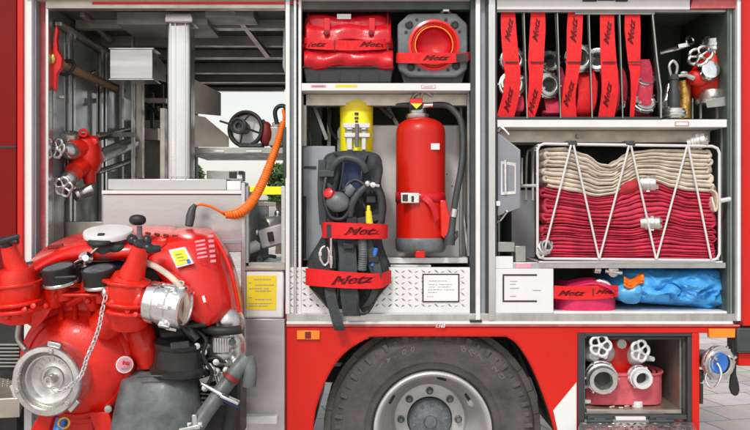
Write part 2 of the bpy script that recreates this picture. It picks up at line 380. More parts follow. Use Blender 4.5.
P('pull_arm_slot', MB().prism([(380, 267), (413, 267), (415.5, 270), (413, 273), (380, 273)], .054, .005), 'black', 0)
# left part of the middle locker: inner panels and clutter
P('inner_panel', MB().box(W(303, 0, .12).x, W(335, 0, .12).x, .12, .16, W(0, 146, .12).z, z(262)), 'grey_blue', .003)
P('inner_panel_slot', MB().pb(304, 166, 316, 168.5, .112, .006).pb(303.4, 196, 306, 258, .105, .01), 'interior_dark')
P('frame_post', MB().pb(302, 93, 306.5, 146, .1, .04).pb(316, 93, 320, 146, .4, .04).pb(327, 93, 331, 146, .44, .04), 'alu_warm')
P('frame_brace', MB().bar(W(309, 92, .3), W(327, 140, .3), .02, .02).bar(W(379, 92, .45), W(398, 126, .45), .022, .022).bar(W(364, 92, .45), W(392, 118, .4), .018, .02), 'alu_dull')
P('cable', MB().tube(sm([W(333, 100, .3), W(329, 112, .28), W(330, 128, .28), W(337, 140, .27)]), .009, 8).tube(sm([W(304, 120, .25), W(309, 132, .2), W(311, 150, .2)]), .008, 8), 'dark_plastic', 0)
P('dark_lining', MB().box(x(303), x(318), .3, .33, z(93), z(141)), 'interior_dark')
P('wall_rail', MB().pb(459.5, 92, 462.5, 256, .22, .03).pb(467.4, 92, 470.2, 256, .06, .03), 'alu_dull')
# checker plate under the middle locker
c = MB().pb(288, 267.4, 470, 313.2, .0, .03)
P('checker_plate_base', c, 'alu_white', .0015)
def checker(px0, py0, px1, py1, y, step=6.6):
    mb = MB(); j = 0; yy = py0+step*.5
    while yy < py1-2:
        xx = px0+step*.5; i = 0
        while xx < px1-2:
            a = R(38 if (i+j) % 2 else -38); c0 = W(xx, yy, y); L = LN(step*.46, y); Wd = LN(step*.14, y)
            t = Vector((math.cos(a), 0, math.sin(a))); n_ = Vector((-t.z, 0, t.x))
            vs = [c0-t*L, c0+n_*Wd, c0+t*L, c0-n_*Wd, c0+FR*.0022-t*L*.45, c0+FR*.0022+t*L*.45]
            mb.add(vs, [(0, 4, 1), (1, 4, 5, 2), (0, 3, 4), (3, 2, 5, 4)]); xx += step; i += 1
        yy += step*.86; j += 1
    return mb
P('checker_tread', checker(288, 268, 470, 313, -.0002), 'alu', 0)
# framed notices
def notice(px0, py0, px1, py1, y, lines, half=False):
    o = P('notice', MB().pb(px0, py0, px1, py1, y, .003), 'ink', 0)
    P('paper', MB().pb(px0+1.3, py0+1.3, px1-1.3, py1-1.3, y-.0012, .001), 'paper', 0, parent=o)
    mb = MB()
    for (a, b_, yy) in lines: words(mb, a, b_, yy, y-.0024)
    P('print', mb, 'ink_soft', 0, parent=o)
notice(422.4, 273.8, 459.4, 302.2, -.006, [(429, 447, 281), (429, 437, 284.6), (439, 453, 284.6), (429, 435, 287), (438, 450, 287), (428, 442, 289.8), (444, 454, 289.8), (428, 437, 292.4), (427, 433, 296.6)])
# white panel at lower left of right locker
P('blank_panel', MB().pb(493.4, 268.6, 553.4, 313.2, -.006, .03).pb(493.4, 256.4, 513, 268.4, -.005, .03), 'white_paint', .001)
P('frame_strip', MB().pb(502.6, 274.2, 537, 275.8, -.0085, .0024).pb(502.6, 276, 504.2, 300.2, -.0085, .0024).pb(502.6, 300.4, 537, 302, -.0085, .0024), 'ink', 0)
P('print', MB().pb(510, 281, 517, 281.5, -.008, .001).pb(510, 284, 516, 284.5, -.008, .001).pb(510, 288, 519, 288.5, -.008, .001).pb(510, 296, 516, 296.5, -.008, .001).pb(533, 290, 541, 290.6, -.008, .001), 'ink_soft', 0)
# sill
P('sill', MB().pb(286.4, 313.6, 742, 321.2, -.012, .06), 'alu', .002)
P('sill', MB().pb(553.6, 311.2, 727, 313.4, .0, .6), 'alu_white', .001)
P('sill_strip', MB().pb(286.4, 321.4, 733, 324.4, -.02, .05), 'white_paint', .002)
P('latch', MB().pb(470, 320, 482, 322.4, -.03, .02), 'black', .002)
# lower red bodywork with wheel arch
arch = [(290, 470), (311.6, 430), (314, 412), (319, 394), (326, 377), (335, 362), (346, 350), (358, 342), (368, 337.2), (380, 335.2), (500, 335.2), (508, 336.4), (515, 340.5), (522, 348.5), (530, 361), (538, 378), (545.5, 398), (551, 414), (556, 432), (570, 470)]
P('fender', MB().prism([(286.6, 326.8), (286.6, 470)]+arch+[(577.6, 470), (577.6, 333), (740, 333), (740, 326.8)], -.006, .045), 'red_paint', .003)
P('fender_rim', MB().tube(sm([W(a, b_, .003) for a, b_ in arch[1:-1]], 4), .008, 8), 'red_paint', 0)
P('trim_line', MB().pb(286.6, 324.7, 740, 326.5, -.016, .04), 'red_trim', .001)
text('1.165', W(440, 326.1, -.026), .022, 'white_paint', T, bold=.03, shear=.25)
P('reflective_chevron', MB().prism([(553.3, 410.5), (576.4, 382.5), (576.4, 462), (566, 462), (558, 432)], -.009, .003), 'white_paint', 0)
P('side_marker', MB().pb(296.8, 330.6, 319.6, 339.6, -.020, .013), 'orange_lens', .003)
P('side_marker_core', MB().pb(305, 331.6, 311, 338.6, -.023, .012), 'dark_red', .002)
# wheel house
mb = MB()
A = [W(a, b_, .06) for a, b_ in arch[1:-1]]
vs = []
for p in A: vs += [p, p+Vector((0, .9, 0))]
mb.add(vs, [[2*i, 2*i+1, 2*i+3, 2*i+2] for i in range(len(A)-1)])
P('wheel_house', mb, 'black', 0, solid=.012)
P('chassis', MB().box(x(250), x(640), .75, .80, z(320), z(392)).box(x(60), x(700), .9, 1.0, z(370), z(420)), 'interior_dark')
P('chassis_bracket', MB().pb(326, 362.6, 342, 366.4, .35, .05).prism([(529, 377), (535, 378), (538, 400), (536, 404), (533, 388)], .3, .05), 'white_paint')
# wheel
wc = W(433, 433, .0); wc = Vector((wc.x+.004, .085, .552))
whl = thing('w', '', '', wc); del whl['label'], whl['category']; whl.name = 'wheel'; whl.parent = T; whl.location = wc-T.location
r0 = .56
tp = [(.300, .02), (.315, -.012), (.345, -.022), (.352, -.03), (.36, -.031), (.40, -.036), (.405, -.039), (.45, -.037), (.456, -.040), (.462, -.036), (.497, -.022), (.512, -.006), (.524, .02), (.53, .06), (.532, .27), (.515, .30), (.45, .31), (.30, .28)]
tyre = MB().lathe(wc, (0, 1, 0), tp, 144, open_=True)
for k in range(56):          # tread blocks around the shoulder
    t = 2*math.pi*(k+.5)/56; d = Vector((math.cos(t), 0, math.sin(t))); tg = Vector((-d.z, 0, d.x))
    for (rr, yy, sk, wd) in ((.520, .045, .02, .040), (.538, .12, -.01, .036), (.538, .21, .01, .036)):
        tyre.obb(wc+d*rr+Vector((0, yy, 0))+tg*sk, d, .074 if yy < .1 else .040, wd*(1.05 if k % 2 else .8), .07)
    tyre.obb(wc+d*(.484-.008*(k % 2))+Vector((0, -.022, 0))+tg*.006, d, .044, .024 if k % 2 else .036, .022, roll=.1)
part('tyre', tyre, 'rubber', whl, bevel=.004)
for s_, ang, sz, rr in (('BRT 20', 68, .048, .447), ('14.00', 126, .04, .43)):
    for i, ch in enumerate(s_):
        a = R(ang+2)-i*R(6.2 if len(s_) > 5 else 6); d = Vector((math.cos(a), 0, math.sin(a)))
        if ch != ' ': text(ch, wc+d*rr+Vector((0, -.0385, 0)), sz, 'tyre_print', whl, roll=math.pi/2-a, bold=.02, name='tyre_lettering')
rim = part('rim', MB().lathe(wc, (0, -1, 0), [(.300, -.06), (.303, .010), (.300, .022), (.290, .026), (.281, .020), (.272, -.004), (.268, -.05), (.255, -.11), (.240, -.18), (.222, -.235), (.205, -.25), (.196, -.235), (.188, -.222), (.180, -.220), (.122, -.220), (.119, -.23), (.1185, -.27), (0, -.28)], 96, open_=True), 'rim', whl)
slots = MB()
for a in (150, 75, 32, 217, 255, 325, 290, 180+150-15): 
    d = Vector((math.cos(R(a)), 0, math.sin(R(a)))); slots.obb(wc+d*.240+Vector((0, .175, 0)), Vector((d.z, 0, -d.x)), .05, .018, .03, roll=-R(72))
part('vent_slot', slots, 'black', rim, bevel=.004)
for k in range(8):
    a = 2*math.pi*k/8; d = Vector((math.cos(a), 0, math.sin(a)))
    part('wheel_nut', MB().lathe(wc+d*.154+Vector((0, .221, 0)), (0, -1, 0), [(.021, 0), (.021, .006), (.015, .009), (.014, .028), (.010, .033), (0, .033)], 6 if k % 1 else 12), 'hub', rim)
hub = part('hub', MB().lathe(wc, (0, -1, 0), [(.112, -.27), (.116, -.21), (.110, -.182), (.096, -.172), (.062, -.166), (.036, -.160), (.031, -.150), (.0, -.148)], 40), 'hub', whl)
hb = MB()
for k in range(10):
    a = 2*math.pi*k/10+.2; d = Vector((math.cos(a), 0, math.sin(a))); hb.lathe(wc+d*.088+Vector((0, .18, 0)), (0, -1, 0), [(.009, 0), (.009, .014), (0, .016)], 6)
part('hub_bolt', hb, 'hub', hub)
part('valve_cap', MB().lathe(wc+Vector((.215, .20, .105)), (.3, -1, -.1), [(.022, 0), (.026, .02), (.024, .035), (.014, .045), (0, .046)], 20), 'white_plate', rim)
# lower right tool box
P('box_frame', MB().pb(577.8, 333.2, 584.6, 470, -.004, .05).pb(584.8, 333.2, 692, 336.4, -.004, .05).pb(687.6, 336.6, 692, 430, .0, .05), 'black_rail')
P('corner_post', MB().pb(692.3, 333.2, 699.6, 470, -.006, .4), 'red_paint', .003)
P('box_inner_wall', MB().box(x(684), x(687), .055, .66, z(338), z(424)), 'alu_warm')
P('box_inner_wall', MB().box(x(585), x(588), .055, .66, z(338), z(424)), 'alu_dull')
P('box_back', MB().box(x(585), x(687), .662, .68, z(338), z(424)), 'alu_warm')
P('box_roof', MB().box(x(585), x(687), .055, .66, z(337), z(339.5)), 'alu_dull')
P('box_floor', MB().box(x(588.2), x(683.8), .03, .66, z(411), z(415)), 'alu_warm')
P('box_seal', MB().pb(588.2, 337, 686.5, 339.5, .03, .02).pb(683, 339.6, 687.2, 415, .03, .02).pb(585, 415.2, 687, 419.4, .012, .03), 'interior_dark')
fl = P('folding_step', MB().poly([W(580, 422, -.02), W(693, 422, -.02), W(700, 438, -.26), W(576, 438, -.26)], (0, 0, -.02)), 'alu', .002)
mb = MB()
for j in range(5):
    for i in range(15):
        y = -.05-j*.045; pz = W(0, 422, -.02).z+(y+.02)/(-.24)*(W(0, 438, -.26).z-W(0, 422, -.02).z)
        c0 = Vector((W(587+i*7.1+(j % 2)*1.5, 0, -.08).x, y, pz+.001)); a = R(35 if (i+j) % 2 else -35); t = Vector((math.cos(a), math.sin(a), 0)); n_ = Vector((-t.y, t.x, 0))
        mb.add([c0-t*.018, c0+n_*.006, c0+t*.018, c0-n_*.006, c0+Vector((0, 0, .004))], [(0, 1, 4), (1, 2, 4), (2, 3, 4), (3, 0, 4)])
P('tread', mb, 'chrome', 0, parent=fl)
for a, b_ in ((588, 612), (650, 673)):
    P('hinge', MB().pb(a, 416.4, b_, 421.6, -.02, .03).tube([W(a-1, 421, -.03), W(b_+1, 421, -.03)], .008, 10).pb(a+6, 418, b_-6, 423, -.036, .02), 'dark_plastic', .003)
P('hinge_strip', MB().pb(616, 417, 646, 420.4, -.012, .02), 'alu_white')
# things bolted at the right end
P('side_marker', MB().pb(709.4, 328.8, 735.4, 337.8, -.02, .03), 'orange_lens', .003)
P('marker_bracket', MB().pb(700, 327.2, 750, 333, .02, .03), 'black')
P('control_box', MB().pb(737, 328, 762, 352.4, -.02, .12), 'dark_plastic', .008)
P('end_panel', MB().pb(738.5, 353, 765, 366, .02, .1), 'red_paint', .004)
lv = P('rubber_lever', MB().ribbon(sm([W(735, 336, .02), W(734.6, 350, .02), W(734, 372, .02), W(734.6, 381, .02), W(735.5, 388, .02), W(735.8, 394, .02)]), [Vector((LN(w_), 0, 0)) for w_ in [4.6]*13+[4.8, 5, 5.4, 6, 7.2, 8, 8.8, 9.2, 9.2, 9, 8.6, 8, 7, 5.6, 4, 3, 2.5, 2, 2, 2][:18]][:31], .016) if False else MB().prism([(732.4, 337), (737.4, 337), (736.8, 374), (739.4, 384), (740.2, 390), (738.6, 395), (735.6, 396.6), (732, 394), (730, 388), (730.6, 380), (732.2, 372)], .02, .02), 'black_gloss', .006)
pipe = P('intake_pipe', MB().tube([W(696, 357, .2), W(706, 359, .08), W(713, 361, -.02)], [LN(9), LN(9.5), LN(9)], 20).lathe(W(700, 370, .02), (0, 0, -1), [(.018, 0), (.02, .04), (.012, .06), (0, .06)], 12), 'black_gloss', 0)
cp = coupling(W(714, 361.4, .01), (.28, -1, -.05), LN(17.2, -.03), .06, 'cast_alu', pipe, lugs=3)
P('blind_cap', MB().lathe(W(718, 362.6, -.045), (.28, -1, -.05), [(LN(10.5), 0), (LN(10.8), .008), (LN(9.8), .012), (LN(8.8), .008), (0, .007)], 32), 'blue', 0, parent=pipe)
P('cap_loop', MB().tube(sm([W(717, 363, -.07), W(720, 368, -.08), W(721, 376, -.09), W(716, 386, -.085), W(710, 387, -.07), W(705.5, 380, -.05), W(706.5, 372, -.03)]), .006, 8), 'chrome', 0, parent=pipe)
P('wedge', MB().pb(699.8, 384, 703.4, 404, .0, .05), 'black', .003)

# ------------------------------------------------------------------ left locker (open through to the far side of the truck)
lx = W(48.6, 0, .07).x
P('left_wall', MB().box(lx-.04, lx-.002, .08, 2.45, z(-2), z(330)), 'interior')
mb = MB()
for y0, w_ in ((.30, .035), (.36, .03), (.80, .035), (.87, .03), (1.5, .04), (2.1, .04)): mb.box(lx, lx+.02, y0, y0+w_, z(18), z(300))
P('wall_profile', mb, 'alu')
P('wall_window', MB().box(lx+.0, lx+.004, .42, .78, z(52), z(160)).box(lx, lx+.004, .95, 1.45, z(60), z(160)).box(lx, lx+.004, .12, .28, z(30), z(200)), 'glass_grey', 0)
P('wall_cabinet', MB().box(lx+.002, lx+.24, .25, .7, z(222), z(330)), 'alu_warm', .003)
P('wall_cabinet_foot', MB().box(lx+.0, lx+.02, .08, .22, z(176), z(300)), 'alu_dull', .003)
P('wall_angle', MB().bar(Vector((lx+.03, .12, z(18))), Vector((lx+.03, 1.6, z(18))), .035, .02), 'alu_warm')
# ceiling and its frames
P('ceiling', MB().box(lx, x(286), .06, 2.4, z(2), z(-1)), 'interior_green')
mb = MB()
for y0, d, h in ((.35, .06, .05), (.75, .05, .06), (1.15, .08, .05), (1.6, .06, .07), (2.05, .06, .06)): mb.box(lx+.03, x(284), y0, y0+d, z(2)-.001, z(2)-h)
P('ceiling_beam', mb, 'alu_dull', .002)
P('ceiling_box', MB().box(W(105, 0).x, W(200, 0).x, .18, .5, z(2)-.002, z(2)-.07).box(W(200, 0).x, W(250, 0).x, .12, .30, z(2)-.002, z(2)-.045), 'interior', .003)
P('ceiling_arm', MB().bar(W(232, 10, .1), W(268, 56, .9), .03, .02).bar(W(82, 14, .2), W(110, 40, .7), .025, .02).bar(W(145, 14, .2), W(160, 36, .8), .02, .02), 'alu_warm')
P('far_header', MB().box(lx, x(286), 2.42, 2.5, W(0, 5, 2.4).z, W(0, 88, 2.4).z), 'interior_green')
P('far_header_rail', MB().pb(150, 78, 284, 84, 2.3, .05).pb(150, 87, 284, 91, 2.36, .05), 'alu_warm', .003)
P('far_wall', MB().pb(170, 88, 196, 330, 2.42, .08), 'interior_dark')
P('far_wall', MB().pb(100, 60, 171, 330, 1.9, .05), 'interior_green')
P('far_locker_panel', MB().pb(137, 120, 160, 190, 1.6, .1).pb(124, 60, 130, 190, 1.5, .05).pb(131, 40, 136, 190, 1.3, .05).pb(119, 20, 123, 190, 1.7, .05), 'alu_dull')
P('far_bracket', MB().pb(143, 128, 158, 140, 1.4, .05).pb(128, 132, 137, 138, 1.2, .05).pb(143, 98, 166, 103, 1.3, .03), 'alu_warm')
P('far_strut', MB().bar(W(136, 98, 1.2), W(165, 118, .9), .02, .02).pb(150, 92, 153, 128, 1.35, .03).pb(160, 84, 163, 128, 1.5, .03), 'interior_dark')
P('painted_window_light', MB().pb(157, 106, 166, 116, 1.88, .01), 'paper')  # white plate, its colour stands in for light in a window
# shelves of the left locker right of the mast
P('inner_post', MB().pb(131, 20, 133.4, 180, .62, .04).pb(119, 60, 122, 180, .9, .04), 'alu_dull')
P('sloping_tray', MB().add([W(188, 76, .3), W(221, 93, .7), W(221, 116, .7), W(188, 113, .3), W(188, 78, .35), W(219, 94, .78), W(219, 112, .8), W(188, 108, .4)], [(0, 1, 2, 3), (4, 7, 6, 5), (0, 4, 5, 1), (3, 2, 6, 7), (1, 5, 6, 2), (0, 3, 7, 4)]), 'alu_tray_lit', .001)
P('sloping_tray', MB().add([W(188, 114, .3), W(205, 117, .5), W(229, 137, .5), W(229, 147, .5), W(188, 147, .3), W(188, 114, .4), W(205, 117, .6), W(229, 137, .6), W(229, 147, .6), W(188, 147, .4)], [(0, 1, 2, 3, 4), (9, 8, 7, 6, 5), (0, 5, 6, 1), (1, 6, 7, 2), (2, 7, 8, 3), (3, 8, 9, 4), (4, 9, 5, 0)]), 'alu_tray_lit', .001)
P('cross_shelf', MB().box(W(186, 0, .35).x, W(285.5, 0, .1).x, .35, .9, W(0, 147.5, .35).z, W(0, 153.5, .35).z), 'alu_dull', .002)
P('shelf_bracket', MB().pb(214, 150.4, 224, 152, .345, .004).pb(246, 150.4, 262, 152, .345, .004), 'alu_white')
P('frame_post', MB().pb(136, 80, 142, 178, .8, .05).pb(160, 108, 165, 180, .6, .05), 'alu_warm')
# telescopic mast
ms = P('mast', MB().pb(166.6, 22.5, 190.4, 180, .12, .12), 'alu', .018, seg=4)
P('mast_groove', MB().pb(169.5, 23, 171, 180, .117, .006).pb(174.8, 23, 175.8, 180, .1175, .005).pb(184.8, 23, 185.8, 180, .1175, .005), 'alu', .001, parent=ms)
P('mast_cap', MB().pb(164.4, 12.8, 192.6, 22.3, .10, .15), 'cabinet_metal', .007, parent=ms)
mb = MB()
for i in range(5): mb.pb(168+i*4.8, 13.4, 169.6+i*4.8, 15.8, .0985, .004)
P('cap_notch', mb, 'alu_dull', .001, parent=ms)
# slide-out tray cabinet
cab = P('slide_cabinet', MB().pb(102.6, 194.4, 243.4, 252, -.02, .5), 'cabinet_metal', .004)
P('cabinet_top', MB().pb(101.6, 190.4, 244, 194.0, -.03, .52), 'white_paint', .002, parent=cab)
P('cabinet_back', MB().pb(107.6, 178.8, 226.6, 190.2, .12, .3), 'cabinet_metal', .004, parent=cab)
P('cabinet_post', MB().pb(241.2, 183, 245, 430, -.034, .06), 'alu', .002, parent=cab)
P('cabinet_end', MB().pb(226.8, 181, 240.8, 190.2, .1, .25), 'white_paint', .003, parent=cab)
P('cabinet_fold', MB().pb(160, 240, 243, 243.4, -.024, .01), 'grey_blue', .001, parent=cab)
# box with yellow label and the panel below it
P('label_box', MB().pb(245.2, 270.4, 283.6, 318.4, -.01, .3), 'alu_white', .01)
P('label_box_top', MB().pb(245.2, 266.8, 285, 270.2, -.02, .35), 'alu_warm', .002)
yl = P('yellow_label', MB().pb(246.8, 275.6, 276.4, 309.8, -.0125, .002), 'yellow_label', 0)
mb = MB()
for (a, b_, yy) in [(254, 271, 279.4), (249, 252, 283), (255, 274, 285), (249, 262, 288.6), (264, 270, 288.6), (255, 271, 291), (249, 253, 297.6), (255, 272, 299.4), (249, 272, 303.6), (249, 268, 306)]: words(mb, a, b_, yy, -.0138, .42)
P('print', mb, 'ink_soft', 0, parent=yl)
P('base_panel', MB().pb(245.4, 318.8, 284.6, 470, -.014, .3), 'cabinet_metal', .003)
P('base_box', MB().pb(232, 418, 246, 470, -.06, .1).pb(244, 416, 277, 424.6, -.06, .1), 'alu_white', .006)
P('edge_seam', MB().pb(284.8, 300, 286.4, 470, .0, .04), 'dark_red')
P('opening_frame', MB().pb(245.2, 186, 248.6, 266, .02, .04).pb(281.2, 186, 285.2, 266, .03, .05), 'alu')
P('tread_step', MB().poly([W(-30, 388, -.05), W(0, 377, -.05), W(24, 383, -.25), W(20, 398, -.34), W(-30, 400, -.34)], (0, 0, -.09)), 'alu_warm', .004)
mb = MB()
for i in range(9):
    for j in range(4): mb.ell(W(0, 386, -.2)+Vector((-.05+i*.022, -.10+j*.05, .022)), .004, .004, .003, 6, 4)
P('tread', mb, 'alu_dull', 0)
P('grille', *[sum([[0]], []) and MB()], 'black', 0) if False else None
mb = MB()
for j in range(7): mb.pb(-6, 344+j*3.6, 19, 345.4+j*3.6, .0, .02)
P('grille', mb, 'alu_dull', 0)
# ------------------------------------------------------------------ helpers for the stowed gear
def strap(label, path, wpx, horiz, letters, cat='strap', ends=True, th=.003, slot=None, tip=None):
    """red retaining strap; path = [(px, py, y)], width in sheet units, letters = [(px, py, y, roll)]"""
    loc = W(*path[0]); s = thing('retaining_strap', label, cat, loc, 'red retaining straps')
    pts = sm([W(*p) for p in path], 5)
    N = len(pts); ws = []
    for i in range(N):
        q = i/(N-1)*(len(path)-1); k = min(int(q), len(path)-2); f = q-k
        wp = (wpx[k]*(1-f)+wpx[k+1]*f) if isinstance(wpx, (list, tuple)) else wpx
        t = (pts[min(i+1, N-1)]-pts[max(i-1, 0)]).normalized()
        wv = Vector((0, 0, 1)) if horiz else Vector((1, 0, 0)); wv = (wv-t*wv.dot(t)).normalized()*LN(wp, pts[i].y)
        ws.append(wv)
    b = part('webbing', MB().ribbon(pts, ws, th), 'red_cloth', s)
    def wrap(o, lift):
        off = wloc(s)
        for v in o.data.vertices:
            p = v.co+off; key = p.x if horiz else p.z
            for i in range(N-1):
                a_, b_ = pts[i], pts[i+1]; ka, kb = (a_.x, b_.x) if horiz else (a_.z, b_.z)
                if (ka-key)*(kb-key) <= 0 and ka != kb:
                    f = (key-ka)/(kb-ka); p.y = a_.y+(b_.y-a_.y)*f-th/2-lift; break
            v.co = p-off
    for (a, c, y, roll, *fs_) in letters:
        kk = (fs_[0] if fs_ else 1)* (wpx[0] if isinstance(wpx, (list, tuple)) else wpx)
        sz = LN(kk*(.70 if horiz else .54), 0)
        wrap(text('Metz', W(a, c, y), sz, 'ink_red', s, roll=roll, shear=.5, bold=.045, sx=1.7 if horiz else 1.5, name='emblem_edge'), .0006)
        wrap(text('Metz', W(a, c, y), sz, 'strap_ink', s, roll=roll, shear=.5, bold=.0, sx=1.7 if horiz else 1.5), .0012)
    if slot:
        for (a, c, y, w_, h_) in slot:
            part('strap_slot', MB().pb(a, c, a+w_, c+h_, y, .004), 'ink', s)
    if tip:
        a, c, a2, c2, y = tip; part('strap_end', MB().pb(a, c, a2, c2, y, .004), 'ink', s, bevel=.001)
    return s
def crumple(seed, amp, f):
    off = Vector((seed*3.1, seed*1.7, -seed))
    def d(p):
        n1 = noise.noise(p*f+off); n2 = 1-abs(noise.noise(p*f*2.3+off*2))*2; n3 = 1-abs(noise.noise(p*f*5.1-off))*2
        k = 1+amp*(n1*1.2+n2*.55+n3*.22); return p*k
    return d

def plate_hole(outl, c, r, y, d, n=72):
    P = [W(a, b_, y) for a, b_ in outl]; C0 = W(c[0], c[1], y); rr = LN(r, y); vo = []; vi = []
    for k in range(n):
        t = 2*math.pi*k/n; dx, dz = math.cos(t), math.sin(t); best = 9
        for i in range(len(P)):
            a, b_ = P[i]-C0, P[(i+1) % len(P)]-C0; ex, ez = b_.x-a.x, b_.z-a.z; det = dx*(-ez)+ex*dz
            if abs(det) < 1e-9: continue
            s1 = (a.x*(-ez)+ex*a.z)/det; u = (dx*a.z-dz*a.x)/det
            if s1 > 0 and -1e-6 <= u <= 1+1e-6: best = min(best, s1)
        vo.append(C0+Vector((dx*best, 0, dz*best))); vi.append(C0+Vector((dx*rr, 0, dz*rr)))
    e = Vector((0, d, 0)); vs = vo+vi+[p+e for p in vo]+[p+e for p in vi]; fs = []
    for k in range(n):
        q = (k+1) % n; fs += [[k, q, n+q, n+k], [2*n+k, 3*n+k, 3*n+q, 2*n+q], [k, 2*n+k, 2*n+q, q], [n+k, n+q, 3*n+q, 3*n+k]]
    return MB().add(vs, fs)

# ------------------------------------------------------------------ top of middle locker
t = thing('storage_tray', 'black plastic tray holding the shiny red bag on the top middle shelf', 'tray', W(348, 83, .1))
part('tray_shell', MB().prism([(303, 65), (393.6, 65), (391, 82.6), (306, 82.6)], .03, .38), 'black', t, bevel=.006)
part('tray_rim', MB().pb(302.4, 66, 394.4, 68, .02, .4), 'black', t, bevel=.003)
mb = MB()
for i in range(4): mb.pb(318+i*20, 74, 320+i*20, 81, .027, .005)
part('tray_rib', mb, 'black', t, bevel=.002)
bag = thing('equipment_bag', 'shiny red vinyl bag with a flap in the black tray, top middle shelf', 'bag', W(348, 66, .2))
def fn_bag(d):
    n1 = noise.noise(d*9+Vector((3, 1, 2))); n2 = 1-abs(noise.noise(d*16+Vector((1, 5, 2))))*2
    return d*(1+.035*n1+.018*n2)+Vector((0, 0, -.012*math.cos(d.x*14)))
part('bag_body', MB().ell(W(348, 47, .24), .225, .19, .135, 56, 36, .32, fn_bag), 'red_vinyl', bag)
def flap(u, v):
    px = 306+u*85; py = 11+v*31+2.2*math.sin(u*9)*v; y = .24-.20*math.sin(min(1, v*1.5)*math.pi/2)-.018*v-.006*math.sin(u*14+v*3)
    return W(px, py, y)
part('bag_flap', MB().grid(flap, 30, 14), 'red_vinyl', bag, solid=.006)
def fold(u, v):
    px = 304+u*89; py = 49.5+v*19+1.2*math.sin(u*7+1); y = .035-.035*math.sin(v*math.pi)-.006*math.sin(u*17+v*5)
    return W(px, py, y)
part('bag_fold', MB().grid(fold, 30, 10), 'red_vinyl', bag, solid=.005)
for a in (327, 372):
    part('bag_clip', MB().pb(a-3, 18, a+3, 34, .02, .008), 'red_vinyl', bag, bevel=.002)
    part('press_stud', MB().lathe(W(a-1, 33, .012), FR, [(.014, 0), (.014, .004), (.009, .008), (0, .008)], 16), 'dark_red', bag)
part('name_tag', MB().pb(337, 14, 351, 19, .055, .004), 'paper', bag, label='small white tag on the bag flap')
for a in (308, 388): part('bag_piping', MB().tube(sm([W(a, 12, .1), W(a+(.5 if a < 350 else -.5), 30, .04), W(a, 66, .03)]), .006, 8), 'dark_red', bag)
strap('red strap across the shiny red bag in the black tray', [(303.5, 42, .06), (312, 44, .005), (350, 45.5, -.005), (380, 44.5, .0), (392.6, 43, .08)], 10, True, [(371, 44.6, -.008, 0), (312, 44.6, -.002, 0)], slot=[(334, 40, -.008, 1, 11)])
cone = thing('folding_cone', 'red collapsible traffic cone in square dark grey base, seen from below', 'traffic cone', W(433, 83, .1))
part('cone_base', plate_hole([(397.6, 24), (409, 13.5), (456, 13), (467.6, 24), (467.6, 69), (457, 76.5), (409, 76.5), (398, 69)], (434, 45.4), 22.6, .03, .045), 'grey_plastic', cone, bevel=.008)
part('base_back', MB().prism([(400, 70), (466, 70), (462, 83), (404, 83)], .07, .12), 'dark_plastic', cone, bevel=.004)
part('cone_ring', MB().lathe(W(434, 45.4, .034), FR, [(.130, -.012), (.130, .006), (.118, .010), (.112, .004), (.110, -.004)], 56, open_=True), 'red_plastic', cone)
prof = [(.112, 0)]
for i in range(5): prof += [(.106-.018*i, .004-.008*i), (.100-.018*i, -.012-.008*i)]
part('cone_body', MB().lathe(W(434, 45.4, .040), FR, [(.1125, .003), (.104, .006), (.101, -.006), (.096, -.002), (.090, -.016), (.086, -.010), (.080, -.02), (.04, -.05), (0, -.054)], 56, open_=True), 'red_vinyl', cone)
part('reflective_ring', MB().lathe(W(434, 45.4, .036), FR, [(.1, .0), (.097, .006), (.093, .006), (.091, 0)], 56, open_=True), 'orange_lens', cone)
for a, c in ((409, 25), (454.5, 25), (411, 67), (456, 66)):
    part('rubber_foot', MB().lathe(W(a, c, .031), FR, [(.021, 0), (.021, .004), (.014, .006), (.012, .002), (0, .002)], 20), 'black', cone)
for a, c in ((417, 20), (446, 20), (406, 32.5), (459.5, 32), (406, 60), (461, 59), (419, 70), (448, 70)):
    part('base_hole', MB().lathe(W(a, c, .0305), FR, [(.0085, 0), (.0085, .002), (0, .002)], 14), 'black', cone)
part('top_clamp', MB().tube([W(441, 13, .05), W(444, 10.5, .02), W(448, 10.5, .02), (W(450, 13, .05))], .008, 8), 'cast_alu', cone)
strap('red strap with black end across the grey cone base', [(396.4, 58, .04), (402, 58, .01), (434, 58, -.005), (460, 57.6, .005), (471, 56, .05)], [10, 10, 11.5, 9, 8], True, [(434.5, 58, -.009, 0)], slot=[(408, 60, .004, 5, 3.5)], tip=(452.5, 53.6, 468, 62, -.001))

# ------------------------------------------------------------------ breathing apparatus
sc = thing('breathing_apparatus', 'yellow air cylinder with dark grey harness hanging on the white plate', 'breathing apparatus', W(352, 325, .05))
part('cylinder', MB().lathe(W(356.5, 176, .17), (0, 0, 1), [(.05, 0), (.086, .01), (.086, .34), (.080, .372), (.064, .398), (.04, .412), (0, .418)], 40), 'yellow', sc)
part('cylinder_label', MB().lathe(W(356.5, 113, .17), (0, 0, 1), [(.0868, 0), (.0868, .045)], 40, open_=True), 'yellow_label', sc)
part('lettering_mark', MB().pb(354.5, 112.5, 358.5, 115, .078, .004).pb(354.5, 117, 358.5, 119, .078, .004).pb(355, 120.5, 358, 122.5, .078, .004), 'ink', sc)
part('holder_clamp', MB().pb(343, 93+30, 370, 128, .06, .03).pb(344, 133, 370, 137.4, .05, .04).pb(346.6, 128, 352.4, 150, .058, .03).pb(361.5, 128, 366, 150, .058, .03), 'white_plate', sc, bevel=.004)
part('clamp_rod', MB().tube([W(357, 124, .05), W(357, 147, .045)], .010, 10).tube([W(346, 130, .05), W(368, 130, .05)], .004, 8), 'grey_plastic', sc)
part('cylinder_shoulder', MB().ell(W(356.5, 157, .1), .085, .05, .04, 24, 10), 'yellow', sc)
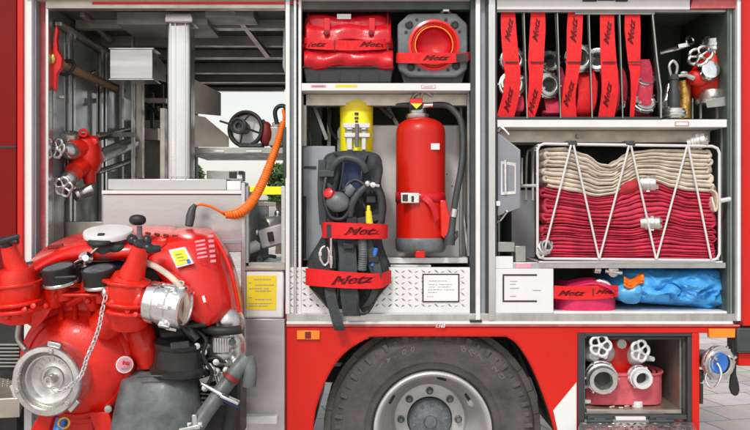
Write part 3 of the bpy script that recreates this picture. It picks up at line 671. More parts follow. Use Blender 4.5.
def fn_h(d):
    return d*(1+.09*noise.noise(d*10+Vector((2, 4, 1)))+.05*(1-2*abs(noise.noise(d*19)))) 
# back pad outline with thickness and folds
outline = [(324, 158), (334, 152), (352, 150.5), (372, 152), (381, 158), (382.5, 172), (381, 184), (385, 196), (386.5, 210), (384, 222), (382, 240), (386, 254), (390.5, 266), (389.5, 282), (381, 293), (374, 306), (368, 316), (356, 321.5), (341, 320), (329, 312), (319, 299), (308.5, 288), (305.5, 274), (309, 258), (318, 243), (323, 232), (321.5, 215), (319.6, 196), (322, 178)]
def pad(outl, y0, dome, name, m, th=.05, cxy=None, seed=0, nr=9):
    cx_ = sum(p[0] for p in outl)/len(outl); cy_ = sum(p[1] for p in outl)/len(outl)
    o3 = sm([(a, b_, 0) for a, b_ in outl], 4, True); mb = MB(); n_ = len(o3); vs = []
    for j in range(nr+1):
        f = 1-j/nr*.97
        for p in o3:
            a = cx_+(p.x-cx_)*f; c = cy_+(p.y-cy_)*f; h = dome*(1-f**3)
            w3 = W(a, c, y0-h); w3.y += -.030*noise.noise(Vector((a*.09+seed, c*.05, 1)))*(1-f**4)-.012*(1-2*abs(noise.noise(Vector((a*.2, c*.1+seed, 3)))))*(1-f**4); vs.append(w3)
    back = [W(p.x, p.y, y0+th) for p in o3]
    vs = back+vs
    fs = [[j*n_+k, j*n_+(k+1) % n_, (j+1)*n_+(k+1) % n_, (j+1)*n_+k] for j in range(nr+1) for k in range(n_)]
    fs += [list(range(n_-1, -1, -1)), [(nr+1)*n_+k for k in range(n_)]]
    mb.add(vs, fs); return part(name, mb, m, sc, ang=80)
pad(outline, .03, .075, 'back_pad', 'harness', .08)
pad([(326, 160), (334, 154), (342, 156), (341, 175), (336, 200), (337, 224), (331, 240), (322, 232), (320.5, 200), (323, 175)], -.04, .03, 'shoulder_pad', 'webbing', .04, seed=4)
pad([(368, 156), (379, 157), (383, 170), (380, 186), (385, 205), (384, 226), (374, 232), (368, 215), (361, 196), (363, 172)], -.045, .03, 'shoulder_pad', 'harness', .04, seed=9)
pad([(309, 262), (318, 248), (330, 248), (338, 262), (338, 290), (332, 306), (322, 300), (309, 285)], -.04, .035, 'hip_pad', 'harness', .05, seed=2)
pad([(364, 250), (380, 248), (388, 264), (389, 282), (380, 292), (372, 306), (362, 312), (358, 290)], -.04, .035, 'hip_pad', 'harness', .05, seed=7)
part('inner_lining', MB().prism([(340, 158), (366, 158), (362, 186), (350, 200), (341, 186)], -.053, .01), 'navy', sc, bevel=.003)
part('hanging_webbing', MB().ribbon(sm([W(329, 262, -.09), W(330, 290, -.115), (W(334, 310, -.115)), W(338, 324, -.11), W(340, 330, -.09)]), Vector((.052, 0, 0)), .006), 'webbing', sc)
part('centre_webbing', MB().ribbon(sm([W(346, 236, -.105), W(348, 262, -.125), W(349, 292, -.13), W(352, 316, -.09)]), Vector((.085, 0, 0)), .006), 'webbing', sc)
part('side_webbing', MB().ribbon(sm([W(322, 160, -.055), W(321, 190, -.08), W(323, 225, -.08)]), Vector((.035, 0, 0)), .005).ribbon(sm([W(366, 232, -.1), W(372, 262, -.115), W(380, 286, -.1)]), Vector((.045, 0, 0)), .005), 'webbing', sc)
part('side_buckle', MB().pb(318.5, 170, 334, 177, -.10, .014), 'dark_plastic', sc, bevel=.004)
part('air_hose', MB().tube(sm([W(331, 176, -.075), W(334, 165, -.09), W(345, 158, -.095), W(360, 162, -.10), W(366, 172, -.09)]), .018, 12), 'dark_plastic', sc)
part('air_hose', MB().tube(sm([W(350, 216, -.12), W(352, 204, -.135), W(358, 194, -.135), W(366, 187, -.13), W(374, 187, -.12), W(380, 196, -.11), W(381, 214, -.09), W(377, 232, -.08)]), .017, 12), 'dark_plastic', sc)
part('air_hose', MB().tube(sm([W(325, 214, -.11), W(326, 228, -.10), W(333, 250, -.10), W(334, 268, -.10)]), .012, 10), 'dark_plastic', sc)
mb = MB(); pts = sm([W(362, 240, -.12), W(363, 256, -.135), W(362, 270, -.125)], 16)
part('ribbed_hose', MB().tube(pts, [.020+(.003 if i % 2 else 0) for i in range(len(pts))], 14), 'grey_plastic', sc, ang=20)
lv = part('lung_valve', MB().ell(W(338, 202, -.13), .058, .042, .05, 28, 18, 1, lambda d: d*(1+.05*noise.noise(d*25))).lathe(W(346, 194, -.12), (.6, 0, .6), [(.026, 0), (.03, .02), (.022, .05), (0, .05)], 20), 'grey_plastic', sc)
part('valve_button', MB().lathe(W(329, 193.5, -.150), (-.55, -1, .35), [(.026, -.02), (.024, .010), (.012, .016), (0, .016)], 22), 'red_plastic', lv)
part('gauge_fitting', MB().tube([W(368, 183.5, -.15), W(379, 186, -.14)], .010, 12).ell(W(367.5, 183.6, -.155), .016, .014, .016, 14, 10).lathe(W(373, 185, -.155), FR, [(.013, 0), (.013, .014), (0, .016)], 12), 'chrome', sc)
part('pad_piping', MB().tube(sm([W(334, 153, -.05), W(343, 160, -.095), W(342, 178, -.10), W(337, 205, -.10), W(338, 222, -.10)]), .006, 8), 'black', sc)
part('pad_piping', MB().tube(sm([W(367, 155, -.05), W(362, 170, -.09), W(361, 196, -.10), W(369, 216, -.11), W(372, 232, -.10)]), .006, 8), 'black', sc)
part('pad_piping', MB().tube(sm([W(310, 286, -.06), W(322, 300, -.10), W(333, 310, -.10), W(338, 292, -.11), W(339, 262, -.11)]), .006, 8), 'black', sc)
part('pad_piping', MB().tube(sm([W(388, 284, -.06), W(378, 296, -.10), W(368, 312, -.09), W(359, 312, -.11), W(358, 292, -.12)]), .006, 8), 'black', sc)
part('chest_webbing', MB().ribbon(sm([W(322, 216, -.10), W(336, 221, -.115), W(352, 222, -.11), W(368, 219, -.12), W(383, 216, -.09)]), Vector((0, 0, .030)), .005), 'webbing', sc)
part('chest_webbing', MB().ribbon(sm([W(323, 183, -.085), W(330, 187, -.105), W(334, 192, -.10)]), Vector((0, 0, .028)), .005), 'webbing', sc)
part('strap_adjuster', MB().pb(346, 217, 357, 226, -.128, .012), 'black', sc, bevel=.004)
part('strap_adjuster', MB().pb(343, 243, 354, 249, -.142, .012), 'black', sc, bevel=.004)
part('strap_adjuster', MB().pb(368, 256, 379, 263, -.130, .012), 'black', sc, bevel=.004)
part('air_hose', MB().tube(sm([W(326, 178, -.09), W(324, 196, -.12), W(330, 216, -.13), W(342, 219, -.13), W(350, 210, -.13)]), .011, 10), 'black', sc)
part('air_hose', MB().tube(sm([W(366, 186, -.13), W(356, 180, -.12), W(348, 184, -.12), W(344, 192, -.14)]), .010, 10), 'black', sc)
part('loose_webbing', MB().ribbon(sm([W(376, 262, -.12), W(378, 276, -.125), W(373, 296, -.11), W(366, 306, -.09)]), Vector((.035, 0, .008)), .005), 'webbing', sc)
part('hip_fold', MB().ribbon(sm([W(313, 262, -.09), W(322, 268, -.12), W(333, 264, -.12)]), Vector((0, 0, .045)), .006), 'harness', sc)
part('white_clip', MB().pb(318.6, 252, 321.6, 256, -.14, .01), 'white_plate', sc, bevel=.002)
part('carabiner', MB().tube(sm([W(325, 246, -.13), W(321, 249, -.135), W(320, 257, -.135), W(324, 265, -.13), W(328, 262, -.13), W(328.5, 252, -.13), W(327, 247, -.13)]), .0055, 8), 'chrome', sc)
part('snap_hook', MB().tube([W(331, 238, -.13), W(331, 268, -.125)], .007, 10).lathe(W(331, 256, -.13), (0, 0, -1), [(.011, 0), (.012, .03), (.008, .05), (0, .05)], 12), 'chrome', sc)
part('yellow_fitting', MB().tube([W(368.5, 211, -.13), W(369.5, 224, -.135)], [.014, .018], 12).tube([W(368.5, 206, -.12), W(368.5, 212, -.13)], .009, 10), 'yellow_label', sc)
part('blue_valve', MB().tube([W(376, 248, -.11), W(372, 266, -.115)], .011, 10), 'blue', sc)
part('chest_buckle', MB().pb(366, 296-100, 376, 203, -.11, .012), 'black', sc, bevel=.004)
strap('upper of two red straps across the grey harness', [(322.4, 230, -.05), (326, 230, -.125), (352, 231, -.165), (380, 231.4, -.13), (387.6, 232, -.06)], [15.5, 16, 16, 15, 13.5], True, [(361, 231.5, -.160, 0, .92)], slot=[(326.4, 224.5, -.142, 5.6, 13)])
strap('lower red strap, widest, across the base of the grey harness', [(306, 277, -.04), (310, 277, -.105), (345, 280, -.158), (378, 281, -.13), (387, 278, -.08), (391, 276.6, -.03)], [16, 17.4, 16.5, 15, 13.5, 13], True, [(350, 280.5, -.165, R(3))])

# ------------------------------------------------------------------ extinguisher
ex = thing('fire_extinguisher', 'big red powder extinguisher with black hose standing on the white ledge', 'fire extinguisher', W(421, 254, .12))
c0 = W(420.6, 252, .12); k_ = LN(1, .12)
part('cylinder', MB().lathe(c0, (0, 0, 1), [(24.6*k_, 14*k_), (24.6*k_, 118*k_), (24*k_, 123*k_), (21*k_, 128.5*k_), (15*k_, 132*k_), (9*k_, 133.6*k_), (0, 134*k_)], 56), 'red_paint', ex)
part('foot_ring', MB().lathe(c0, (0, 0, 1), [(22*k_, 0), (23.5*k_, 1*k_), (25*k_, 4*k_), (25.6*k_, 12.6*k_), (24.4*k_, 14.6*k_), (20*k_, 14.8*k_)], 56), 'grey_plastic', ex)
part('foot_tab', MB().pb(415.4, 251, 425, 258, -.01, .03), 'red_paint', ex, bevel=.003)
part('neck', MB().lathe(W(417.5, 118, .12), (0, 0, 1), [(10.6*k_, -1*k_), (11.6*k_, 1*k_), (11.6*k_, 3.4*k_), (8.4*k_, 4.4*k_), (8.4*k_, 8*k_), (6*k_, 10*k_), (0, 10*k_)], 32), 'cast_alu', ex)
part('valve_head', MB().pb(409, 100.4, 423, 109, .05, .1), 'dark_plastic', ex, bevel=.012)
part('warning_tab', MB().pb(410, 98, 422.6, 104.6, .04, .01), 'red_plastic', ex, bevel=.003)
part('yellow_tab', MB().prism([(411, 103.5), (422, 103.5), (416.5, 108.8)], .036, .006), 'yellow', ex)
part('handle', MB().tube([W(387, 104.6, .12), W(400, 105, .11), W(411, 105.4, .1)], .014, 10), 'dark_plastic', ex)
part('lever', MB().tube(sm([W(412, 99, .1), W(418, 92.6, .09), W(426, 92, .09), W(432, 96, .1)]), .010, 10).tube([W(420, 100, .1), W(423, 92, .09)], .007, 8), 'alu_warm', ex)
part('hose_fitting', MB().tube([W(422, 105.6, .1), W(434, 105, .09)], [.016, .014], 14), 'chrome', ex)
part('hose', MB().tube(sm([W(433, 105, .09), W(446, 105.4, .08), W(454, 111, .07), W(461, 122, .06), W(463, 145, .05), W(461, 170, .03), W(456, 196, .02), W(453.5, 214, .02)]), .0165, 14), 'dark_plastic', ex)
part('hose_collar', MB().tube([W(454.5, 209, .018), W(453.4, 217, .018)], .019, 14), 'cast_alu', ex)
part('nozzle', MB().tube([W(453.2, 216, .02), W(451.6, 231, .02), W(450, 238, .02)], [.017, .018, .024], 14).tube([W(450, 236, .02), W(449.4, 245, .02)], .027, 14).tube([W(452, 243, .02), W(457, 236, .02), W(456.4, 231, .02)], .008, 8), 'dark_plastic', ex)
part('nozzle_holder', MB().prism([(440, 200), (446, 200), (448.6, 212), (452.6, 222), (451.6, 236), (446, 240), (441, 236)], .02, .05), 'red_plastic', ex, bevel=.006)
part('instruction_tag', MB().poly([W(431, 143.4, -.004), W(439.6, 143.4, .012), W(439.6, 149.6, .012), W(431, 149.6, -.004)], (0, .003, 0)), 'paper', ex, label='small white tag on the red cylinder')
part('holding_band', MB().lathe(W(420.6, 202.4, .12), (0, 0, 1), [(25*k_, 0), (25*k_, 9.6*k_)], 56, open_=True), 'red_vinyl', ex, solid=.003)
part('band_tail', MB().ribbon(sm([W(424, 197, -.02), W(432, 205, -.03), W(437, 220, -.015)]), Vector((.02, 0, .02)), .003), 'red_vinyl', ex)
bk = part('buckle', MB().pb(400.6, 192.6, 419.4, 203.2, -.028, .012), 'chrome', ex, bevel=.004)
part('buckle_window', MB().pb(402.4, 194.6, 408, 201.4, -.031, .004).pb(411.4, 196, 414, 202, -.031, .004), 'ink', bk)
# ------------------------------------------------------------------ top of right locker: five rolled hoses between dividers
for i, (a0, a1) in enumerate([(526.4, 528.2), (559.8, 562), (591.4, 593), (622, 623.6)]):
    P('divider', MB().add([W(a0-(a1-a0)-3, 13, .02), W(a0, 118.6, .0), W(a0-4, 118.6, .5), W(a0-6, 13, .5), W(a0-1.8, 13, .02), W(a0+1.2, 118.6, .0), W(a0-2.8, 118.6, .5), W(a0-4.8, 13, .5)],
        [(0, 1, 2, 3), (7, 6, 5, 4), (0, 4, 5, 1), (1, 5, 6, 2), (2, 6, 7, 3), (3, 7, 4, 0)]), 'black', 0)
    P('divider_edge', MB().tube([W(a0-2.4, 13, .016), W(a0-.6, 70, -.002), W(a0+.8, 118, -.004)], .003, 8), 'alu_dull', 0)
P('divider', MB().add([W(651, 13, .02), W(659.6, 118.6, .0), W(645, 118.6, .5), W(638, 13, .5), W(653, 13, .02), W(661.4, 118.6, .0), W(647, 118.6, .5), W(640, 13, .5)],
    [(0, 1, 2, 3), (7, 6, 5, 4), (0, 4, 5, 1), (1, 5, 6, 2), (2, 6, 7, 3), (3, 7, 4, 0)]), 'black', 0)
P('divider_edge', MB().tube([W(652.4, 13, .016), W(657, 60, .0), (W(661, 90, .0)), W(661, 118, -.004)], .005, 8), 'alu_dull', 0)
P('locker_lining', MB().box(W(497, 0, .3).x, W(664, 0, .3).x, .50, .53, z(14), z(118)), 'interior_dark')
P('divider_base', MB().pb(497.4, 116.8, 662, 119.2, -.004, .4), 'black_rail', .001)
def spiral_hose(c, r0_, r1_, wid, ang, turns=7, m='crimson_hose'):
    """flat hose rolled up, axis lying across; seen on its edge from the front"""
    mb = MB(); c = Vector(c); P_ = []; n = turns*26; ax = Vector((math.cos(ang), math.sin(ang), 0)); fw = Vector((-ax.y, ax.x, 0))
    for i in range(n+1):
        t = 2*math.pi*turns*i/n; r = r0_+(r1_-r0_)*i/n; P_.append(c+fw*r*math.cos(t)+Vector((0, 0, r*math.sin(t))))
    return mb.ribbon(P_, ax*wid, (r1_-r0_)/turns*.8)
roll_lab = ['leftmost of the five rolled red hoses, behind a strap and two couplings', 'rolled red hose second from the left with two grey couplings beside its strap',
    'rolled red hose in the middle slot with one large coupling above it', 'rolled red hose fourth from the left, coupling peeking out left of its strap', 'rolled red hose in the rightmost slot, two couplings low beside its strap']
rolls = [ # roll px, coup list (px, py, y, r, axis), width px
    (511, [(511, 62, .16, 12.6, (.1, -1, .1)), (511, 86, .09, 13, (0, -1, .12))], 22),
    (546, [(547, 64, .17, 11.5, (.2, -1, .15)), (545.5, 87, .08, 12.8, (.25, -1, .1))], 22),
    (582, [(577, 60, .08, 14.4, (.15, -1, .1))], 21),
    (609, [(597.5, 61, .14, 11.5, (-.3, -1, 0)), (616, 108, .10, 5, (.3, -1, .3))], 20),
    (640, [(641, 84, .10, 12, (.15, -1, .75)), (641.5, 106, .07, 12, (.1, -1, .6))], 22)]
for i, (px, cs, wd) in enumerate(rolls):
    h = thing('rolled_hose', roll_lab[i], 'fire hose', W(px, 118, .25), 'rolled red hoses between the dividers')
    cz = 93 if i in (0, 1, 3) else 92
    yy = .27; k1 = LN(1, yy)
    rr = (28, 28, 27, 27, 26)[i]*k1*.95
    part('hose_roll', spiral_hose(W(px, 118.4, yy)+Vector((0, 0, rr+.004)), .03, rr, wd*k1, R((3, 6, -4, 2, -7)[i])), 'crimson_hose', h, bevel=.0015)
    # loose outer lap in front
    top = (88, 96, 70, 72, 60)[i]; xx = (511, 551, 584, 608, 641)[i]
    part('hose_lap', MB().ribbon(sm([W(xx, top, .10), W(xx+3, top+12, .055), W(xx+3, (top+118)/2+6, .04), W(xx, 112, .055), W(xx-2, 118, .10)]), Vector((LN((19, 17, 19, 17, 17)[i]), 0, 0)), .012), 'crimson_hose' if i != 2 else 'red_cloth', h, bevel=.003)
    for (a, c, y, r, axs) in cs: coupling(W(a, c, y), axs, LN(r, y), .05, 'cast_alu', h, lugs=2)
sl_ = ['leftmost of the five red straps hanging over the rolled hoses', 'red strap over the second rolled hose from the left, lower end leaning left',
    'red strap over the middle rolled hose, upright and twisted at its slot', 'red strap over the fourth rolled hose from the left, straight and wide', 'rightmost of the five hose straps, tapering to a thin red tail']
st = [([(508, 10.5, .03), (508.6, 30, .01), (511, 60, -.01), (512.6, 74, -.016), (511, 95, -.01), (505, 118, .01)], [14, 15.4, 16, 15.6, 16.4, 17], [(509.6, 32, 80), (508.6, 103, 80)]),
    ([(538, 10.5, .03), (537.6, 30, .01), (536, 60, -.01), (536, 75, -.016), (534.6, 95, -.01), (530, 118, .01)], [14, 15.6, 15.6, 14, 13, 8], [(537, 32, 82), (533, 104, 78)]),
    ([(575.6, 10.5, .03), (574.6, 30, .01), (573.6, 60, -.01), (572, 75, -.016), (569, 95, -.01), (568.6, 118, .01)], [15, 15.6, 14.6, 13, 13, 16], [(575, 32, 84), (568.6, 97, 76)]),
    ([(607, 12.5, .03), (607.2, 30, .01), (608.4, 60, -.01), (609.6, 75, -.016), (609.6, 95, -.012), (606, 118, .01)], [14, 14.4, 16, 16.4, 16.6, 16], [(608.6, 35, 80), (607.4, 98, 82)]),
    ([(632.4, 12.5, .03), (632.6, 30, .01), (634, 60, -.005), (635, 75, -.01), (633.6, 95, .0), (631.6, 118, .02)], [15, 16, 12.6, 9.6, 5.4, 4], [(632.6, 34, 82)])]
for i, (pth, ws, lt) in enumerate(st):
    q = pth[2]; sx_ = pth[2][0]
    strap(sl_[i], pth, ws, False, [(a, c-1.5, -.01, R(r_)) for (a, c, r_) in lt], slot=[(sx_-5.5, 61.4, -.0225, 13, 1.2)])
# ------------------------------------------------------------------ top right corner: branch pipe manifold etc.
mf = thing('water_manifold', 'red manifold with silver collar and wheels on a tray, top right corner', 'manifold', W(711, 103, .2))
def blob(pts, r, n=24): return MB().tube(sm(pts), [rr for rr in r], n)
part('body', MB().ell(W(712, 80, .2), .11, .09, .13, 32, 20, .9, lambda d: d*(1+.08*noise.noise(d*14))).tube([W(712, 74, .17), W(712, 56, .2)], [.07, .058], 20).tube([W(708, 78, .17), W(691, 78, .12)], [.058, .034], 20).tube([W(714, 78, .17), W(731, 66, .16)], [.062, .055], 20), 'red_cast', mf, ang=80)
part('foot', MB().lathe(W(711.5, 104, .15), (0, 0, 1), [(.075, 0), (.08, .02), (.066, .035), (.055, .07)], 30), 'cast_alu', mf)
coupling(W(714.5, 56, .19), (0, 0, 1), LN(13, .19), .085, 'cast_alu', mf, lugs=2)
handwheel(W(700, 56, .10), (-.75, -1, .65), .062, mf)
coupling(W(729, 60, .13), (.5, -1, .3), .055, .05, 'cast_alu', mf)
part('front_plug', MB().lathe(W(710, 70, .07), (0, -1, .15), [(.05, -.04), (.052, 0), (.045, .012), (.02, .016), (0, .012)], 28), 'chrome', mf)
part('tap_lever', MB().tube([W(693, 78, .10), W(686, 75, .08), W(678, 76, .08)], [.015, .010, .008], 10).ell(W(684, 73, .08), .02, .012, .01), 'cast_alu', mf)
P('small_tray', MB().add([W(705, 100, .02), W(728, 96, .02), W(728, 106, .02), W(707, 108, .02), W(705, 98, .3), W(728, 96, .3), W(728, 104, .3), W(707, 106, .3)], [(0, 1, 2, 3), (7, 6, 5, 4), (0, 4, 5, 1), (3, 2, 6, 7), (0, 3, 7, 4), (1, 5, 6, 2)]), 'alu_dull', .003)
P('tray_leg', MB().pb(692, 98, 693.6, 118.6, .2, .02).pb(700.6, 98, 702, 118.6, .15, .02).pb(717, 106, 719, 118.8, .1, .02), 'alu_dull')
bs = thing('brass_strainer', 'speckled brass tube standing beside the red manifold, top right', 'strainer', W(684, 118, .2))
part('tube', MB().lathe(W(684, 118.4, .2), (0, 0, 1), [(.034, 0), (.034, .19), (.03, .195), (0, .195)], 30), 'brass', bs)
nz_ = thing('branch_nozzle', 'dark nozzle with silver base coupling standing left of the brass tube', 'nozzle', W(673, 118, .12))
coupling(W(673.6, 118.6, .10), (0, 0, 1), .062, .05, 'cast_alu', nz_, lugs=2)
part('barrel', MB().lathe(W(673.6, 112, .10), (0, 0, 1), [(.03, 0), (.03, .10), (.022, .13), (.022, .16), (.027, .165), (.027, .19), (0, .19)], 26), 'dark_plastic', nz_)
part('handle', MB().tube(sm([W(671, 76, .09), W(669, 66, .08), W(673, 61, .08), W(677, 66, .08), W(676, 74, .09)]), .008, 8), 'cast_alu', nz_)
ky = thing('coupling_wrench', 'silver wrench lying high against the dark back, top right compartment', 'wrench', W(676, 46, .3))
part('wrench', MB().tube([W(660, 53, .3), W(676, 49, .28), W(689, 45, .27)], [.012, .014, .012], 8).torus(W(690, 41, .27), (.3, -1, .1), .022, .008, 20, 8).obb(W(682, 46, .26), (1, 0, .2), .05, .03, .02), 'chrome', ky)
sn = thing('small_nozzle', 'small silver spray nozzle low beside the rightmost divider', 'nozzle', W(664, 112, .2))
part('nozzle_body', MB().tube([W(664, 108, .2), W(668, 96, .22), W(669, 84, .22)], [.022, .026, .012], 14).obb(W(664, 104, .18), (1, 0, .4), .05, .03, .03), 'cast_alu', sn)
# ------------------------------------------------------------------ hose basket
bk_ = thing('wire_basket', 'silver wire basket with zigzag wires holding the folded hoses', 'basket', W(628, 262, .1))
fr = [(537.4, 254), (537.4, 150), (539.4, 145.6), (544, 143.8), (712, 146.2), (717.4, 148.4), (719.4, 153), (719.4, 254), (717, 258.6), (712, 260.4), (545, 258.6), (539.6, 257.4)]
ff = []
for i in range(len(fr)):
    a, b_ = fr[i-1], fr[i]; d = math.hypot(a[0]-b_[0], a[1]-b_[1]); k = max(1, int(d/8))
    ff += [(a[0]+(b_[0]-a[0])*j/k, a[1]+(b_[1]-a[1])*j/k) for j in range(k)]
part('front_frame', MB().tube([W(a, b_, -.035) for a, b_ in ff], .0072, 10, True), 'white_plate', bk_)
zz = [((571, 145), (542.6, 257.6)), ((573.6, 145), (599, 258.6)), ((629, 145.6), (599.4, 258.6)), ((631, 145.6), (656, 259)), ((687, 146.4), (656.6, 259)), ((688.4, 146.4), (711, 259))]
for a, b_ in zz: part('zigzag_wire', MB().tube([W(*a, -.045), W(*b_, -.045)], .0056, 10), 'white_plate', bk_)
part('back_frame', MB().tube([W(a, b_, .48) for a, b_ in [(532, 150), (535, 145)] + [(700, 147), (706, 150), (706, 250), (700, 254), (536, 254), (532, 250)]], .007, 8, True), 'white_plate', bk_)
part('side_wire', MB().tube([W(719.4, 201, -.035), W(730, 199, -.03)], .012, 10).tube([W(717, 148.4, -.03), W(716, 148.4, .48)], .006, 8).tube([W(718, 259, -.03), W(712, 258, .48)], .006, 8).tube([W(538.6, 145, -.03), W(530, 149, .48)], .006, 8), 'white_plate', bk_)
part('side_wire', MB().tube(sm([W(537, 148, .0), W(531, 150, .25), W(527, 156, .3), W(526, 200, .3)]), .006, 8).tube(sm([W(535, 150, .1), W(533.5, 154, .2), W(533, 200, .2)]), .006, 8).tube([W(519, 186, .05), W(537.4, 185.6, -.03)], .008, 8).tube([W(522, 158, .2), W(522, 184, .2)], .005, 8), 'white_plate', bk_)
for a in (572, 630): part('clip', MB().pb(a-5, 140.6, a+5, 146.4, -.03, .06).tube([W(a-4, 143, -.04), W(a+5, 144.6, -.04)], .009, 8), 'dark_plastic', bk_, bevel=.004)
part('base_tray', MB().box(x(538), x(720), -.03, .55, z(260.8), z(262.2)), 'alu_white', bk_)

def interp(tab, v):
    for (a, b_) in zip(tab, tab[1:]):
        if v <= b_[0]: f = (v-a[0])/(b_[0]-a[0]); f = max(0, min(1, f)); f = f*f*(3-2*f); return a[1]+(b_[1]-a[1])*f
    return tab[-1][1]
def folded(top, bot, n, xl, xr, y0, y1, seed, hang=None):
    """one flat hose folded back and forth n times between two curves"""
    rnd = random.Random(seed); path = []; thk = []
    nseg = 34; wob = [rnd.uniform(-.3, .3) for _ in range(n+1)]; wt = [rnd.uniform(.65, 1.45) for _ in range(n)]; cum = [sum(wt[:k])/sum(wt) for k in range(n+1)]
    for k in range(n):
        l_ = xl+rnd.uniform(3, 10); r_ = xr-rnd.uniform(-2, 6)
        seq = []
        for i in range(nseg+1):
            xx = l_+(r_-l_)*i/nseg; t_, b2 = interp(top, xx), interp(bot, xx); f = (cum[k]+cum[k+1])/2+wob[k]*math.sin(xx*.045+k)/n*.5
            f += .012*noise.noise(Vector((xx*.05, k*3.3+seed, 1)))
            seq.append((xx, t_+(b2-t_)*f, (b2-t_)*(cum[k+1]-cum[k])))
        if k % 2: seq = seq[::-1]
        if path:      # loop round to the next layer
            p0, p1 = path[-1], seq[0]; sx_ = 1 if (k % 2) else -1; bul = rnd.uniform(2.2, 4.4)
            for j in range(1, 7):
                a = math.pi*j/7; q = (1-math.cos(a))/2
                bl = math.sin(a)*bul*sx_
                path.append((p0[0]*(1-q)+p1[0]*q+bl, p0[1]*(1-q)+p1[1]*q+(-1.1*math.sin(a*2)), p0[2]))
        path += seq
    mb = MB(); N = len(path); C_ = [W(a, b_, y0) for a, b_, _ in path]; vs = []
    prof = [(0., .50, .022), (0., .85, .008), (0, 1., .0)]
    for i in range(N):
        t = (C_[min(i+1, N-1)]-C_[max(i-1, 0)]).normalized(); nn = Vector((-t.z, 0, t.x)); h = LN(path[i][2], y0)*.455
        jy = .016*noise.noise(Vector((path[i][0]*.03, path[i][1]*.25, seed)))
        # the front edge of the hose is folded over and rounded
        vs += [C_[i]+nn*h*.0+Vector((0, jy-.002, 0)), C_[i]+nn*h*.75+Vector((0, jy+.004, 0)), C_[i]+nn*h+Vector((0, jy+.014, 0)), C_[i]+nn*h+Vector((0, y1-y0, 0)),
               C_[i]-nn*h+Vector((0, y1-y0, 0)), C_[i]-nn*h+Vector((0, jy+.014, 0)), C_[i]-nn*h*.75+Vector((0, jy+.004, 0))]
    fs = [[i*7+k, i*7+(k+1) % 7, i*7+7+(k+1) % 7, i*7+7+k] for i in range(N-1) for k in range(7)]
    fs += [[k for k in range(7)], [(N-1)*7+6-k for k in range(7)]]
    return mb.add(vs, fs)
bt = [(538, 150), (548, 147.6), (566, 147), (585, 153), (602, 163.6), (612, 165), (622, 159), (636, 150.6), (655, 148.6), (716, 149.6)]
bb = [(538, 185), (556, 189), (575, 192), (597, 196.6), (612, 194.6), (625, 188), (640, 181), (655, 182), (674, 188), (690, 191.6), (716, 192.6)]
rb = [(538, 224), (560, 223), (590, 226), (630, 228), (650, 224), (665, 221), (690, 226), (716, 228)]
bt2 = [(538, 160.6), (560, 160), (585, 166), (600, 178), (612, 178), (640, 172), (716, 172)]
hb_ = thing('folded_hose', 'cream canvas fire hose folded in layers on top in the wire basket', 'fire hose', W(628, 192, .1), 'folded hoses in the wire basket')
part('hose', folded(bt, bb, 10, 541, 711, -.015, .12, 3), 'beige_hose', hb_, ang=80)
part('hose', folded([(a, b_+1.5) for a, b_ in bt], bb, 10, 543, 712, .135, .30, 4), 'beige_hose', hb_, ang=80)
part('hose_tail', MB().ribbon(sm([W(708, 190, .0), W(712.6, 194, -.01), W(713.6, 204, -.01), W(711.6, 211, -.005), W(709.6, 204, .0), W(708, 197, .02)]), Vector((0, .1, 0)), .010), 'beige_hose', hb_, bevel=.003)
coupling(W(636, 184, .02), (1, -.35, 0), LN(8.6), .095, 'cast_alu', hb_, lugs=2)
coupling(W(688, 144.6, .02), (1, -.5, .25), LN(8), .085, 'cast_alu', hb_, lugs=2)
hr = thing('folded_hose', 'upper crimson fire hose folded under the cream hose in the basket', 'fire hose', W(628, 226, .1), 'folded hoses in the wire basket')
part('hose', folded([(a, b_+.8) for a, b_ in bb], rb, 10, 541, 714, -.012, .12, 11), 'crimson_hose', hr, ang=80)
part('hose', folded([(a, b_+1.8) for a, b_ in bb], rb, 10, 543, 714, .135, .3, 12), 'crimson_hose', hr, ang=80)
part('hose_end', MB().tube(sm([W(618, 190, .03), W(627, 188, .0), W(636, 184, .01)]), LN(6.6), 14), 'dark_hose', hr)
coupling(W(641, 223, .0), (1, -.4, 0), LN(7.6), .09, 'cast_alu', hr, lugs=2)
hr2 = thing('folded_hose', 'lowest crimson fire hose folded on the basket floor with loops at the left', 'fire hose', W(628, 260, .1), 'folded hoses in the wire basket')
part('hose', folded([(a, b_+.8) for a, b_ in rb], [(538, 260), (716, 260)], 12, 541, 714, -.010, .12, 21), 'crimson_hose', hr2, ang=80)
part('hose', folded([(a, b_+1.8) for a, b_ in rb], [(538, 260), (716, 260)], 12, 543, 714, .135, .3, 22), 'crimson_hose', hr2, ang=80)
coupling(W(541, 251, .0), (.3, -1, .5), LN(7), .07, 'cast_alu', hr2, lugs=2)
